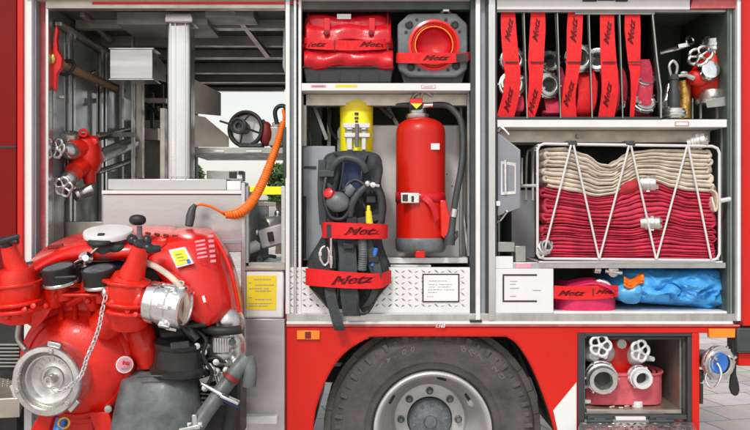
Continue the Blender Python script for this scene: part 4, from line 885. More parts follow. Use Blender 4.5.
# cover flap hinged at the left of the locker
P('hinged_flap', MB().add([W(497.6, 133, .0), W(519.4, 150, -.10), W(519.4, 208, -.10), W(497.6, 216, .0), W(499, 133, .012), W(520.6, 150, -.09), W(520.6, 208, -.09), W(499, 216, .012)], [(0, 1, 2, 3), (7, 6, 5, 4), (0, 4, 5, 1), (3, 2, 6, 7), (0, 3, 7, 4), (1, 5, 6, 2)]), 'grey_blue', .002)
P('flap_recess', MB().add([W(501, 161, -.022), W(516, 163, -.088), W(516, 194, -.088), W(501, 195, -.022), W(502.5, 164, -.026), W(514.5, 166, -.079), W(514.5, 191, -.079), W(502.5, 192, -.026)], [(0, 1, 5, 4), (1, 2, 6, 5), (2, 3, 7, 6), (3, 0, 4, 7)]), 'alu_white', 0)
P('flap_handle', MB().tube([W(505.4, 160, -.05), W(505.6, 194, -.05)], .006, 8), 'chrome', 0)
P('flap_hook', MB().tube(sm([W(498, 131, .0), W(502, 127.8, -.02), W(509, 135, -.03)]), .007, 8).tube(sm([W(497.6, 222, .0), W(501, 219, -.02), W(507, 211, -.06)]), .007, 8), 'chrome', 0)
P('flap_stud', MB().pb(496.4, 201, 500.6, 206, -.012, .01), 'white_paint', .002)
P('inner_bracket', MB().pb(497.6, 242, 515, 252, .05, .05).pb(515.4, 246, 526, 262, .03, .06), 'alu_dull', .003)
P('inner_bracket', MB().pb(498, 132, 500, 262, .1, .3), 'interior')
P('dark_lining', MB().box(W(512, 0, .28).x, W(536, 0, .28).x, .30, .6, W(0, 190, .28).z, z(262)-.001), 'grey_blue', .004)
P('side_rail', MB().pb(722, 128, 724, 262, .06, .02).pb(712, 128, 714, 262, .45, .03).pb(717.6, 14, 719.4, 118, .3, .02), 'grey_blue')
P('shelf_rib', MB().bar(W(532, 136, .15), W(545, 142, .5), .012, .02).bar(W(578, 136, .12), W(572, 143, .4), .012, .02), 'alu_dull')
# ------------------------------------------------------------------ bottom of right locker
mh = thing('rolled_hose', 'magenta flat hose coil with silver ring lying low beside the blue bag', 'fire hose', W(585, 311, .1), None)
mb = MB()
for k in range(6):
    s_ = 1-k*.13; O = W(582, 0, .16).x; zc = W(0, 300, .16).z
    Pp = []
    for i in range(60):
        t = 2*math.pi*i/60; Pp.append(Vector((O+(.155*abs(math.cos(t))**.6*math.copysign(1, math.cos(t)))*s_, .15+.135*s_*math.sin(t), zc)))
    Pp.append(Pp[0]); mb.ribbon(Pp, Vector((0, 0, .135)), .014)
part('hose_coil', mb, 'magenta', mh, bevel=.004)
part('upper_lap', MB().ribbon(sm([W(556, 282, .25), W(570, 284, .1), W(590, 281, .06), W(604, 284, .03), W(612, 290, .05)]), Vector((0, .12, .02)), .012), 'magenta', mh, bevel=.003)
part('coupling', MB().torus(W(600, 291.6, .06), (-.35, -1, -.4), LN(11.5), .014, 36, 10).torus(W(601, 291.6, .075), (-.35, -1, -.4), LN(10), .012, 36, 10), 'chrome', mh)
strap('red strap round the magenta hose coil beside the white panel', [(553.8, 292, .0), (570, 293, .005), (590, 292.6, .0), (606, 291.6, -.005), (618, 291, .02)], [13, 13.6, 14, 14, 10], True, [(570, 293.4, .0, 0, .8), (605, 291.8, 0, 0, .62)], slot=[(592.6, 288.6, -.006, 1.2, 7)])
bl = thing('plastic_sack', 'crumpled blue plastic sack stuffed into the bottom right corner', 'sack', W(672, 311, .2))
o3 = [(612, 292), (619, 281), (634, 271), (655, 269), (680, 270.6), (705, 269), (731, 269.6), (739, 279), (741, 296), (738, 309), (720, 313), (700, 309.6), (676, 308), (650, 306), (628, 304), (616, 300)]
def sack(outl, y0, depth, seed):
    cx_, cy_ = 676, 290; oo = sm([(a, b_, 0) for a, b_ in outl], 9, True); n_ = len(oo); vs = []; NR = 34
    for j in range(NR+1):
        f = 1-j/NR*.985
        for p in oo:
            a = cx_+(p.x-cx_)*f; c = cy_+(p.y-cy_)*f; h = depth*(1-f**2.4)**.8
            e = Vector(((a+c*.6)*.030+seed, (c-a*.35)*.050, 0)); e2 = e+Vector((noise.noise(e*1.3), noise.noise(e*1.7+Vector((5, 5, 5))), 0))*.9
            r1 = 1-2*abs(noise.noise(e2*.9)); r2 = 1-2.2*abs(noise.noise(Vector((e2.x*1.2+e2.y*.8, e2.y*2.4-e2.x*.9, 4)))); r3 = 1-2*abs(noise.noise(e2*8+Vector((9, 1, 2))))
            h += (1-f**5)*(.055*r1+.020*r2-.025)
            w3 = W(a, c, y0); w3.y = y0+depth-h; vs.append(w3)
    fs = [[j*n_+k, j*n_+(k+1) % n_, (j+1)*n_+(k+1) % n_, (j+1)*n_+k] for j in range(NR) for k in range(n_)]; fs.append([NR*n_+k for k in range(n_)])
    m0 = len(vs); vs += [Vector((v.x*.98+.01, y0+depth+.25, ZC+(v.z-ZC)*1.0)) for v in vs[:n_]]; fs += [[(k+1) % n_, k, m0+k, m0+(k+1) % n_] for k in range(n_)]; fs.append([m0+n_-1-k for k in range(n_)])
    return MB().add(vs, fs)
part('sack_body', sack(o3, .03, .14, 2), 'blue_bag', bl, ang=50)
part('knot', MB().ell(W(630, 292, .05), .06, .05, .05, 24, 16, 1, crumple(5, .25, 20)), 'blue_bag', bl)
part('orange_piece', MB().grid(lambda u, v: W(624+u*20, 276+v*10+3*math.sin(u*5), .05-.05*math.sin(v*2)-.02*noise.noise(Vector((u*5, v*5, 3)))), 14, 10), 'orange_hose', bl, solid=.003, label='orange scrap on the blue sack')
cl = thing('hose_clamp', 'small silver clamp hanging under the shelf above the magenta hose', 'clamp', W(612, 275, .1))
part('clamp_body', MB().tube([W(594, 269.6, .06), W(600, 270.4, .06)], .02, 12).lathe(W(613, 271.6, .06), (0, -1, 0), [(.026, -.02), (.028, .01), (.016, .014), (0, .014)], 20).tube([W(605, 271, .06), W(622, 273, .05)], .012, 10), 'cast_alu', cl)
# ------------------------------------------------------------------ lower right tool box
dv = thing('water_divider', 'red divider with two silver handwheels and two open couplings in the lower box', 'manifold', W(618, 400, .2))
part('body', MB().tube([W(600, 352, .3), W(604, 368, .25), W(606, 380, .2)], [.07, .08, .06], 24).tube([W(630, 352, .3), W(626, 368, .25), W(632, 376, .2)], [.07, .08, .06], 24).ell(W(617, 360, .22), .085, .07, .13, 28, 16, .9), 'red_cast', dv, ang=80)
for (a, c, y, w3, hx, hy, hyy, hax) in ((603.6, 352, .14, 1, 600.4, 345.8, -.0, (.0, -1, .15)), (632, 355, .14, 1, 640, 350.8, .02, (.35, -1, .05))):
    part('bonnet', MB().lathe(W(a, c, y+.06), (hx-a, -14, 0), [(.054, -.06), (.056, .03), (.048, .045), (.034, .06), (.018, .08), (.012, .14), (0, .14)], 32), 'white_plate', dv)
    handwheel(W(hx, hy, hyy), hax, LN(11), dv, 'white_plate')
coupling(W(599, 373, .12), (-.1, -1, -.12), LN(15.5, .06), .13, 'cast_alu', dv, lugs=0)
coupling(W(636, 374, .12), (.0, -1, -.06), LN(11, .06), .11, 'white_plate', dv, lugs=0)
part('side_fitting', MB().lathe(W(586, 352, .2), (.2, -1, 0), [(.03, 0), (.045, .03), (.04, .08), (.03, .1), (0, .1)], 20).tube([W(615, 343, .25), W(622, 344, .15)], .025, 12), 'white_plate', dv)
ph = thing('coiled_flat_hose', 'faded pink flat hose coil on the floor of the lower box', 'fire hose', W(620, 408, .2))
mb = MB(); O = W(617, 0, .24).x
for k in range(4):
    Pp = []
    for i in range(61):
        t = 2*math.pi*i/60; s_ = 1-k*.14; Pp.append(Vector((O+.215*s_*abs(math.cos(t))**.5*math.copysign(1, math.cos(t)), .24+.15*s_*math.sin(t), z(411)+.085+.004*math.sin(t*3+k))))
    mb.ribbon(Pp, Vector((0, 0, .16)), .018)
part('hose_coil', mb, 'pink_hose', ph, bevel=.005)
part('hose_edge', MB().tube([Vector((O+.226*abs(math.cos(2*math.pi*i/60))**.5*math.copysign(1, math.cos(2*math.pi*i/60)), .24+.161*math.sin(2*math.pi*i/60), z(411)+.163)) for i in range(60)], .006, 8, True), 'pink_hose', ph)
coupling(W(584, 392, .16), (.2, -1, 0), .055, .05, 'white_plate', ph, lugs=0)
cu_ = thing('round_stopper', 'small white round stopper lying on the floor of the lower box', 'stopper', W(637, 404, .06))
part('stopper_body', MB().lathe(W(637, 404, .1)+Vector((0, 0, -.02)), (0, 0, 1), [(.026, 0), (.029, .004), (.029, .034), (.025, .038), (0, .036)], 28), 'white_paint', cu_)
for i, (a, y, ln, an, lb) in enumerate(((612, .07, .03, 20, 'left bit of pale debris on the lower box floor'), (621, .05, .022, -30, 'middle bit of pale debris on the lower box floor'), (627, .09, .028, 10, 'bit of pale debris nearest the white stopper on the box floor'))):
    dbt = thing('debris_scrap', lb, 'debris', Vector((W(a, 0, y).x, y, z(411)+.004)), 'scraps on the lower box floor')
    part('scrap', MB().obb(Vector((W(a, 0, y).x, y, z(411)+.005)), (math.cos(R(an)), math.sin(R(an)), .1), ln, .009, .007), 'beige_hose', dbt, bevel=.002)
# ------------------------------------------------------------------ gear in the left locker
ax_ = thing('fire_axe', 'red headed axe with wooden handle clipped to the left locker wall', 'axe', W(54, 60, .1))
part('axe_head', MB().poly([W(55.6, 25, .06), W(58, 30, .06), W(56.6, 40, .06), W(57.4, 50, .06), W(62, 58, .06), W(61, 68, .06), W(56.6, 74, .06), W(56, 91, .06), W(49.4, 86, .06), W(49.4, 62, .06), W(52, 50, .06), W(53.6, 38, .06)], (0, .03, 0)), 'red_paint', ax_, bevel=.004)
part('axe_eye', MB().ell(W(52.6, 59, .056), .016, .01, .026), 'brass', ax_)
part('handle', MB().tube([W(55, 61, .07), W(66, 65.6, .22), W(90, 77, .5), W(122, 91, 1.0)], [.026, .024, .022, .024], 10), 'wood', ax_)
part('clip_bracket', MB().tube(sm([W(57, 70, .1), W(62, 74, .14), W(68, 74, .18), (W(74, 66, .2)), W(71, 61, .2), W(62, 62, .14)]), .010, 8), 'black', ax_)
part('wall_hook', MB().tube(sm([W(96, 71, .6), W(91, 73, .56), W(92, 80, .56)]), .009, 8), 'chrome', ax_)
P('axe_rest', MB().obb(W(53, 96, .2), (1, .4, -.12), .11, .03, .016), 'alu_warm')
bx = thing('metal_box', 'plain square aluminium box hanging behind and left of the mast', 'metal box', W(131, 80, .35))
part('box_body', MB().pb(109.6, 48.6, 152.8, 79, .35, .12), 'cabinet_metal', bx, bevel=.004)
part('box_rim', MB().pb(108.4, 47.6, 154, 49.2, .34, .14).pb(108.4, 78.6, 154, 80, .34, .14), 'alu', bx, bevel=.002)
P('box_bracket', MB().add([W(154, 52, .4), W(166, 66, .8), W(166, 82, .8), W(154, 78, .4), W(150, 52, .5), W(162, 66, .85), W(162, 82, .85), W(150, 78, .5)], [(0, 1, 2, 3), (7, 6, 5, 4), (0, 4, 5, 1), (3, 2, 6, 7)]), 'alu_warm')
dl = thing('water_manifold', 'red manifold with two small silver handwheels held on long silver tubes', 'manifold', W(82, 178, .35))
part('body', MB().ell(W(86, 156, .33), .09, .09, .12, 28, 18, .95, lambda d: d*(1+.10*noise.noise(d*16))).tube([W(84, 150, .3), W(70, 149, .2)], [.06, .045], 20).tube([W(84, 164, .3), W(74, 172, .2)], [.06, .048], 20).tube([W(86, 148, .3), (W(84, 138, .3))], [.045, .022], 16).tube([W(88, 166, .3), W(90, 184, .3)], [.04, .03], 16), 'red_cast', dl, ang=80)
part('body_lug', MB().torus(W(83.4, 133, .26), (.3, -1, 0), .017, .008, 18, 8).lathe(W(95, 142, .3), (0, -1, 0), [(.018, 0), (.018, .02), (0, .024)], 12), 'red_cast', dl)
for (a, c, hx, hy) in ((71, 151, 58.4, 149.4), (70, 179, 65, 188)):
    dd = (W(hx, hy, .08)-W(a, c, .2)).normalized()
    part('bonnet', MB().lathe(W(a, c, .2)-dd*.03, dd, [(.040, -.02), (.046, .0), (.046, .05), (.038, .07), (.016, .09), (.012, .15), (0, .15)], 26), 'cast_alu', dl)
for (hx, hy, d_) in ((56.6, 148.6, (-.35, -1, .15)), (63.6, 187, (-.2, -1, -.2))): handwheel(W(hx, hy, .08), d_, LN(10.4), dl)
part('coupling', MB().lathe(W(69, 137, .25), (.1, -.3, 1), [(.052, -.02), (.056, 0), (.056, .02), (.048, .026), (0, .026)], 28).tube([W(79, 195, .25), W(92, 189, .28)], [.024, .034], 16).lathe(W(81, 194, .24), (-.7, -.6, -.3), [(.03, 0), (.036, .02), (.03, .035), (0, .036)], 20), 'cast_alu', dl)
for q in (((98, 157, .33), (134, 142, .8), .035), ((98, 136, .36), (134, 127, .8), .010), ((98, 172, .36), (134, 160, .8), .010)):
    P('holder_tube', MB().tube([W(*q[0]), W(*q[1])], q[2]*1.1, 16), 'alu', 0)
P('holder_plate', MB().pb(96, 132, 134, 137, .5, .01).obb(W(116, 134, .6), (W(134, 130, .8)-W(98, 138, .4)), .5, .01, .03).obb(W(116, 166, .6), (W(134, 161, .8)-W(98, 173, .4)), .5, .01, .03), 'interior_dark')
fl_ = thing('floodlight', 'round floodlight with black rim and white reflector on the cross shelf', 'floodlight', W(247, 146, .45))
fc = W(245.5, 129, .42); fa = (-.18, -1, .04)
part('rim', MB().torus(fc, fa, LN(17, .42), .011, 48, 10).torus(fc+Vector((0, .03, 0)), fa, LN(16.6, .42), .010, 48, 10), 'black', fl_)
part('reflector', MB().lathe(fc+Vector((0, .02, 0)), fa, [(LN(16.6, .42), 0), (.085, -.008), (.05, -.014), (.02, -.016), (0, -.016)], 48, open_=True), 'white_paint', fl_)
part('lamp_socket', MB().lathe(W(239, 126, .36), fa, [(.034, -.09), (.045, 0), (.045, .018), (.036, .024), (.03, .010), (.018, .008), (.016, -.01), (0, -.01)], 32), 'dark_plastic', fl_)
part('cage_wire', MB().tube([W(220, 121, .40), W(236, 126, .37)], .006, 8).tube([W(240, 126, .37), W(262, 134, .40)], .006, 8).tube([W(243, 130, .37), W(240, 145, .41)], .005, 8).tube([W(243, 122, .37), W(251, 113, .40)], .005, 8), 'black', fl_)
part('foot', MB().pb(238, 143, 262, 147, .40, .1).tube(sm([W(262, 120, .45), W(268, 130, .45), W(264, 144, .45)]), .012, 8), 'dark_plastic', fl_, bevel=.004)
cb = thing('cable_drum', 'dark machine with black carrying loop at the right end of the cross shelf', 'machine', W(278, 146, .4))
part('machine_body', MB().pb(268, 126, 283, 146, .42, .15).pb(272, 122, 280, 128, .44, .1), 'alu_dull', cb, bevel=.008)
part('machine_cover', MB().ell(W(266, 134, .44), .04, .04, .07), 'dark_red', cb)
part('carry_loop', MB().tube(sm([W(277, 124, .36), W(275, 112, .36), W(279, 106.4, .36), W(285, 107, .36), W(287, 116, .36), W(284, 124, .36)]), .012, 10), 'black', cb)
# spiral hose
oh = thing('spiral_hose', 'orange spiral air hose hanging in a curve with a black plug', 'air hose', W(240, 216, .0))
cpts = sm([W(283.4, 122, .10), W(278, 142, .06), W(270.4, 163, .02), W(261, 186, -.02), (W(250, 204, -.05)), W(238, 213.4, -.09), W(225, 214.8, -.11)], 14)
Lc = [0]
for a, b_ in zip(cpts, cpts[1:]): Lc.append(Lc[-1]+(b_-a).length)
NT = 52; sp = []; rad = lambda f: .0105+.0085*min(1, f*1.3)*(1 if f < .93 else max(.3, (1-f)/.07))
import bisect
for i in range(NT*12+1):
    f = i/(NT*12); s_ = f*Lc[-1]; k = min(len(Lc)-2, max(0, bisect.bisect(Lc, s_)-1)); u_ = (s_-Lc[k])/(Lc[k+1]-Lc[k])
    p = cpts[k].lerp(cpts[k+1], u_); t = (cpts[k+1]-cpts[k]).normalized(); a = 2*math.pi*i/12
    n1 = Vector((0, 1, 0)); n1 = (n1-t*n1.dot(t)).normalized(); n2 = t.cross(n1); sp.append(p+(n1*math.cos(a)+n2*math.sin(a))*rad(f))
part('coil', MB().tube(sp, .0072, 6), 'orange_hose', oh, ang=60)
part('hose_end', MB().tube(sm([sp[-1], W(221, 212, -.12), W(210, 206.4, -.14), W(200, 204.4, -.16), W(194, 207, -.17)]), .0062, 10).tube(sm([W(283.6, 123, .1), W(284, 116, .1), W(283, 110, .12)]), .008, 8), 'orange_hose', oh)
part('plug', MB().tube([W(195.4, 204.6, -.17), W(192.4, 209, -.175), W(190.6, 216, -.18), W(189, 226, -.19)], [.010, .017, .022, .019], 14), 'dark_plastic', oh)
# small things behind
cc = thing('control_case', 'little grey case with a black knob on top of the slide-out cabinet', 'case', W(224, 180, .3))
part('case_body', MB().pb(206.6, 170.8, 243, 181, .34, .08), 'alu_dull', cc, bevel=.003)
part('case_knob', MB().pb(229, 171.6, 236.4, 178, .33, .01).pb(238.4, 171, 242.4, 174.4, .325, .012), 'black', cc, bevel=.003)
part('case_window', MB().pb(237, 175, 242, 178.6, .335, .006), 'paper', cc)
P('compartment_shelf', MB().pb(245.2, 262.6, 285, 266.6, .02, .6), 'alu_dull')
P('compartment_back', MB().pb(247, 200, 268, 262, .6, .03), 'grey_blue')
P('compartment_partition', MB().pb(244, 195, 247.6, 205, .3, .2).pb(258, 202, 276, 206, .34, .12), 'alu_warm')
kt = thing('tool_case', 'light grey tool case with a black catch inside the small left compartment', 'tool case', W(274, 250, .25))
part('case_body', MB().obb(W(275, 236, .26), (1, -.25, .28), .14, .10, .10), 'white_plate', kt, bevel=.006)
part('catch', MB().obb(W(270.6, 236.6, .2), (1, -.25, .2), .03, .012, .05), 'ink', kt, bevel=.002)
ml = thing('spray_can', 'white container lying with its lid to the left in the small compartment', 'container', W(256, 248, .2))
part('can_body', MB().tube([W(246, 250, .2), W(257, 245.6, .24)], [.030, .03], 18).tube([W(257, 245.6, .24), W(259, 244.8, .25)], [.02, .015], 14), 'paper', ml)
vl = thing('black_valve', 'small black valve with cable on the compartment floor', 'valve', W(260, 262, .15))
part('valve_body', MB().pb(247, 259, 262, 263, .12, .05).lathe(W(259.4, 260, .12), FR, [(.024, 0), (.024, .02), (.012, .026), (0, .02)], 18).tube(sm([W(262, 259, .13), (W(268, 256, .14)), W(276, 257, .16)]), .01, 8), 'black', vl, bevel=.003)
tl = thing('hand_lamp', 'grey hand lamp with silver fittings at the top of the small compartment', 'hand lamp', W(272, 230, .3))
part('lamp_body', MB().lathe(W(276, 222, .28), (-.8, -.5, -.3), [(.02, -.05), (.035, 0), (.045, .05), (.04, .06), (0, .055)], 20).tube([W(258, 232, .26), W(268, 229, .28)], .012, 10).pb(268, 224, 281, 228, .3, .05), 'alu_dull', tl)
part('lamp_knob', MB().ell(W(278, 214, .3), .02, .02, .025).ell(W(257, 232.6, .25), .012, .012, .018), 'chrome', tl)

# ------------------------------------------------------------------ portable pump on its tray in front of the left locker
pm = thing('portable_pump', 'red portable pump with silver suction cap pulled out in front of the left locker', 'pump', W(110, 430, -.3))
def Q(name, mb, m, bevel=0., **k): return part(name, mb, m, k.pop('parent', pm), bevel=bevel, **k)
# engine block and dark bits under the cowling
Q('engine_block', MB().pb(32, 268, 160, 420, -.32, .25).pb(150, 275, 225, 400, -.30, .25), 'interior_dark', .01)
Q('engine_casing', MB().pb(24, 262, 120, 300, -.34, .2), 'black', .01)
Q('cowling', MB().rows([
    [(24, 268, -.05), (42, 249, -.05), (64, 238, -.05), (88, 231, -.05), (104, 228, -.05), (126, 226, -.05), (156, 226, -.05), (178, 227, -.05)],
    [(26, 268, -.25), (44, 250, -.25), (64, 240, -.26), (88, 233, -.28), (104, 231, -.28), (126, 230, -.28), (156, 230, -.28), (176, 231, -.28)],
    [(27, 272, -.42), (46, 256, -.44), (64, 248, -.46), (84, 241, -.48), (104, 240, -.48), (128, 239, -.48), (152, 240, -.46), (170, 240, -.42)],
    [(28, 273, -.455), (48, 260, -.48), (64, 254, -.50), (82, 249, -.52), (104, 253, -.52), (128, 250, -.52), (146, 250, -.50), (164, 246, -.46)],
    [(30, 277, -.45), (49, 265, -.475), (66, 260, -.495), (81, 257, -.515), (104, 258.6, -.515), (128, 257, -.515), (144, 257, -.495), (160, 252, -.45)],
    [(32, 276, -.42), (50, 267, -.44), (66, 262, -.46), (82, 259, -.48), (104, 260, -.48), (128, 259, -.48), (144, 259, -.46), (160, 254, -.42)]]), 'red_plastic', sub=2, solid=.008)
Q('cowling_side', MB().rows([
    [(146, 232, -.10), (166, 229, -.10), (186, 228, -.10), (206, 228, -.08), (213, 230, -.02), (214, 234, .02)],
    [(147, 236, -.34), (168, 233, -.36), (188, 231, -.36), (208, 231, -.33), (219, 238, -.22), (226, 246, -.02)],
    [(146, 250, -.45), (166, 246, -.47), (188, 243, -.47), (212, 242, -.44), (226, 252, -.30), (233, 262, -.02)],
    [(150, 264, -.49), (172, 264, -.51), (192, 264, -.51), (216, 264, -.47), (233, 274, -.32), (239, 282, -.02)],
    [(162, 280, -.50), (182, 284, -.53), (200, 286, -.53), (222, 286, -.48), (238, 292, -.32), (242, 300, -.02)],
    [(178, 298, -.50), (192, 304, -.53), (206, 306, -.53), (226, 302, -.47), (240, 308, -.32), (243, 314, -.02)],
    [(188, 312, -.49), (196, 318, -.52), (207, 322, -.52), (222, 314, -.46), (236, 313, -.34), (242, 316, -.02)],
    [(190, 318, -.47), (198, 324, -.50), (208, 327, -.50), (220, 319, -.44), (234, 317, -.32), (240, 318, -.02)]]), 'red_plastic', sub=2, solid=.008)
Q('cowling_fold', MB().tube(sm([W(212, 234, -.30), W(222, 250, -.37), W(231, 272, -.40), W(237, 300, -.39), W(239, 312, -.38)]), .009, 8), 'red_plastic')
Q('blue_tank', MB().ell(W(117, 268, -.40), .06, .05, .035), 'navy')
for i in range(4): Q('vent_slot', MB().obb(W(148+i*9, 233.4+i*.9, -.39), (1, 0, -.2), .024, .012, .012), 'dark_red', .003)
Q('grip_recess', MB().obb(W(55.5, 246.4, -.40), (1, 0, .15), .07, .014, .02), 'dark_red', .004)
lb = Q('warning_label', MB().poly([W(168.4, 250, -.535), W(184.6, 246.8, -.53), W(193.6, 263.4, -.535), W(176.6, 268, -.54)], (0, .02, 0)), 'paper', 0)
Q('label_field', MB().poly([W(171.6, 251.4, -.5365), W(183.6, 249, -.5325), W(190.4, 262, -.5365), W(177.4, 265.6, -.5415)], (0, .002, 0)), 'yellow', 0, parent=lb)
Q('label_mark', MB().poly([W(186, 259.6, -.5395), W(189, 258.8, -.538), W(191, 262.6, -.539), W(187.6, 263.6, -.5405)], (0, .001, 0)), 'blue', 0, parent=lb)
mb = MB()
for i in range(3): mb.obb(W(178.4+i*1.7, 254+i*3.1, -.5395), (1, 0, .2), .03, .003, .002)
Q('label_print', mb, 'ink_soft', parent=lb)
for (a, c, s_, tx, rl) in ((200, 240, .030, 'FOX', 6), (203, 247, .022, 'SPRITZE', 6)): pass
for i in range(5): Q('print', MB().obb(W(200+.6*i, 241+i*4, -.497-i*.007), (1, 0, .18), .045-.004*(i % 2), .0025, .008), 'sticker_pink')
for i in range(6): Q('print', MB().obb(W(210.6+.5*i, 236+i*5, -.462-i*.006), (1, .25, .1), .024, .003, .011), 'sticker_pink')
Q('warning_sticker', MB().obb(W(190.4, 297, -.553), (1, 0, -.25), .026, .003, .05), 'paper').select_set(False)
Q('warning_sticker_mark', MB().obb(W(190.4, 297, -.556), (1, 0, -.25), .014, .003, .022), 'red_trim')
Q('warning_sticker', MB().obb(W(204, 299, -.553), (1, 0, .3), .012, .003, .03), 'paper')
# white round lid and black knob
ld = Q('tank_lid', MB().lathe(W(108.4, 231.4, -.46), (.02, -.26, 1), [(LN(24, -.46), -.02), (LN(24.4, -.46), -.004), (LN(23.4, -.46), .004), (LN(19, -.46), .007), (0, .009)], 56), 'white_paint')
Q('lid_neck', MB().lathe(W(108.4, 240, -.45), (.02, -.3, 1), [(.085, -.06), (.085, 0), (0, 0)], 30), 'dark_plastic')
Q('knob', MB().lathe(W(101, 241, -.53), (0, -.3, 1), [(.03, -.02), (.052, -.012), (.056, 0), (.05, .010), (.016, .014), (.014, .03), (0, .032)], 26).pb(97.6, 233, 103.6, 240, -.55, .02), 'black', .003)
Q('throttle_rod', MB().tube(sm([W(66, 268, -.52), W(78, 261, -.53), W(88, 256, -.53), W(98, 247, -.53)]), .005, 8).lathe(W(86, 259, -.53), (.3, -1, .2), [(.024, 0), (.03, .02), (.014, .035), (0, .036)], 16).obb(W(80, 266, -.53), (1, 0, .3), .06, .03, .02), 'chrome')
Q('throttle_fitting', MB().ell(W(116, 247, -.50), .04, .03, .03).lathe(W(118, 243, -.50), (0, 0, 1), [(.03, 0), (.022, .03), (0, .034)], 18), 'dark_plastic')
# lever with two knobs right of the lid
Q('lever', MB().tube([W(140, 245, -.50), W(139.4, 226, -.50)], .012, 12), 'grey_plastic')
Q('lever_knob', MB().ell(W(137.6, 220, -.50), .036, .03, .024, 24, 14, .85), 'black')
Q('hand_lever', MB().tube(sm([W(129, 237, -.60), W(134, 241, -.61), W(141, 245.4, -.62), W(150, 248.6, -.61), W(161, 248.4, -.60)]), [.012, .018, .020, .018, .022, .024, .022, .018, .016, .018, .022, .026, .024, .02, .018, .02, .023, .024, .022, .02, .018, .018, .016, .014, .012][:25], 12).ell(W(147, 241, -.60), .02, .02, .026), 'black_gloss')
# pump body
Q('cable', MB().tube(sm([W(196, 330, -.48), W(206, 340, -.50), W(203, 356, -.50), W(212, 372, -.48), W(208, 384, -.46)]), .008, 8).tube(sm([W(160, 318, -.46), W(172, 326, -.50), W(186, 320, -.5), W(200, 316, -.48)]), .009, 8).tube(sm([W(200, 362, -.46), W(214, 358, -.46), W(224, 362, -.44), W(232, 358, -.4)]), .007, 8), 'black')
for (a, c, y) in ((204, 352, -.47), (209, 366, -.46), (197, 346, -.5), (216, 362, -.46)): Q('hose_clip', MB().lathe(W(a, c, y), (.2, -1, .1), [(.014, -.01), (.014, .012), (0, .016)], 12), 'cast_alu')
vc = W(80, 363, -.42); va = (.03, -1, .03)
k4 = LN(1, -.42)
vol = Q('pump_housing', MB().lathe(vc, va, [(58*k4, -.16), (58*k4, -.05), (61.5*k4, -.048), (61.8*k4, -.022), (61*k4, -.016), (56.6*k4, -.014), (56*k4, -.018), (55*k4, -.014), (54.4*k4, .03), (53*k4, .042), (49*k4, .052), (48.4*k4, .046), (45*k4, .062), (34*k4, .105), (20*k4, .115), (0, .115)], 72), 'red_cast')
Q('housing_neck', MB().prism([(40, 300), (42, 290), (52, 286), (96, 284), (108, 288), (116, 302), (126, 326), (130, 345), (30, 345), (34, 326)], -.45, .2), 'red_cast', .02, seg=4)
Q('housing_rib', MB().tube(sm([W(61, 292, -.447), W(60.6, 306, -.452), W(61, 320, -.485)]), .012, 10).tube(sm([W(75, 292, -.447), W(75, 306, -.452), W(75, 320, -.485)]), .011, 10).tube(sm([W(90, 292, -.447), W(90, 306, -.452), W(90, 320, -.485)]), .011, 10), 'red_cast')
Q('pipe_stub', MB().tube([W(52, 300, -.50), W(56, 282, -.56)], [.05, .04], 20).tube([W(96, 306, -.50), W(88, 290, -.55), W(92, 284, -.56)], [.035, .04, .045], 20).tube(sm([W(70, 302, -.47), W(80, 296, -.52), W(92, 288, -.56)]), .024, 14).tube(sm([W(38, 296, -.5), W(32, 290, -.52), W(28, 296, -.54)]), .03, 14), 'red_cast')
for (a, c) in ((58, 296), (88, 301), (112, 312), (46, 306)):
    Q('flange_bolt', MB().lathe(W(a, c, -.57), (0, -1, .2), [(.014, -.05), (.014, .01), (.009, .014), (0, .014)], 6), 'red_cast')
# two black gauges seen from the side
for (a, c, tx) in ((58, 268, -.12), (98.4, 270, -.06)):
    aa = Vector((tx, -.24, 1)).normalized(); C1 = W(a, c, -.60); r_ = LN(16.6, -.60)
    g_ = Q('gauge', MB().lathe(C1, aa, [(r_*.93, -.075), (r_*.96, -.07), (r_*.97, -.012), (r_, -.008), (r_, .006), (r_*.93, .009), (r_*.9, .004), (0, .004)], 48), 'black')
    Q('gauge_ring', MB().lathe(C1, aa, [(r_*.975, -.073), (r_*1.03, -.070), (r_*1.03, -.062), (r_*.975, -.058)], 48, open_=True), 'cast_alu', parent=g_)
    Q('gauge_face', MB().lathe(C1+aa*.0045, aa, [(r_*.86, 0), (r_*.86, .001), (0, .001)], 40), 'hub', parent=g_)
    Q('gauge_stem', MB().tube([C1-aa*.07, C1-aa*.14], .03, 14), 'red_cast', parent=g_)
Q('gauge_clip', MB().obb(W(66, 277, -.68), (1, 0, .05), .085, .02, .008), 'dark_plastic', .003)
# left outlet valve
for (a, c, t_) in ((18, 283, .16), (18, 302, .18), (18, 309, .18)):
    Q('valve_flange', MB().lathe(W(a, c, -.59), (-t_*.4, -.10, 1), [(.098, -.009), (.106, -.006), (.106, .006), (.098, .009)], 10), 'red_cast', .003)
for (a, c, t_) in ((127, 281, .2), (127, 302, .2), (127, 310, .2)):
    Q('valve_flange', MB().lathe(W(a, c, -.59), (t_*.7, -.10, 1), [(.098, -.009), (.106, -.006), (.106, .006), (.098, .009)], 10), 'red_cast', .003)
Q('flange_plate', MB().obb(W(84, 292, -.58), (0, -.2, 1), .014, .16, .10), 'red_cast', .006)
for (a, c, yy) in ((40, 318, -.50), (118, 330, -.46), (132, 345, -.43), (138, 372, -.43), (132, 398, -.43), (116, 415, -.43), (40, 408, -.43), (28, 396, -.43), (24, 330, -.43), (96, 424, -.43), (62, 423, -.43)):
    pass
for k in range(12):
    t = R(15+30*k); d = Vector((math.cos(t), 0, math.sin(t)))
    Q('housing_bolt', MB().lathe(vc+d*58.5*k4, va, [(.013, -.02), (.013, .006), (.008, .008), (.008, .014), (0, .014)], 6), 'red_cast')
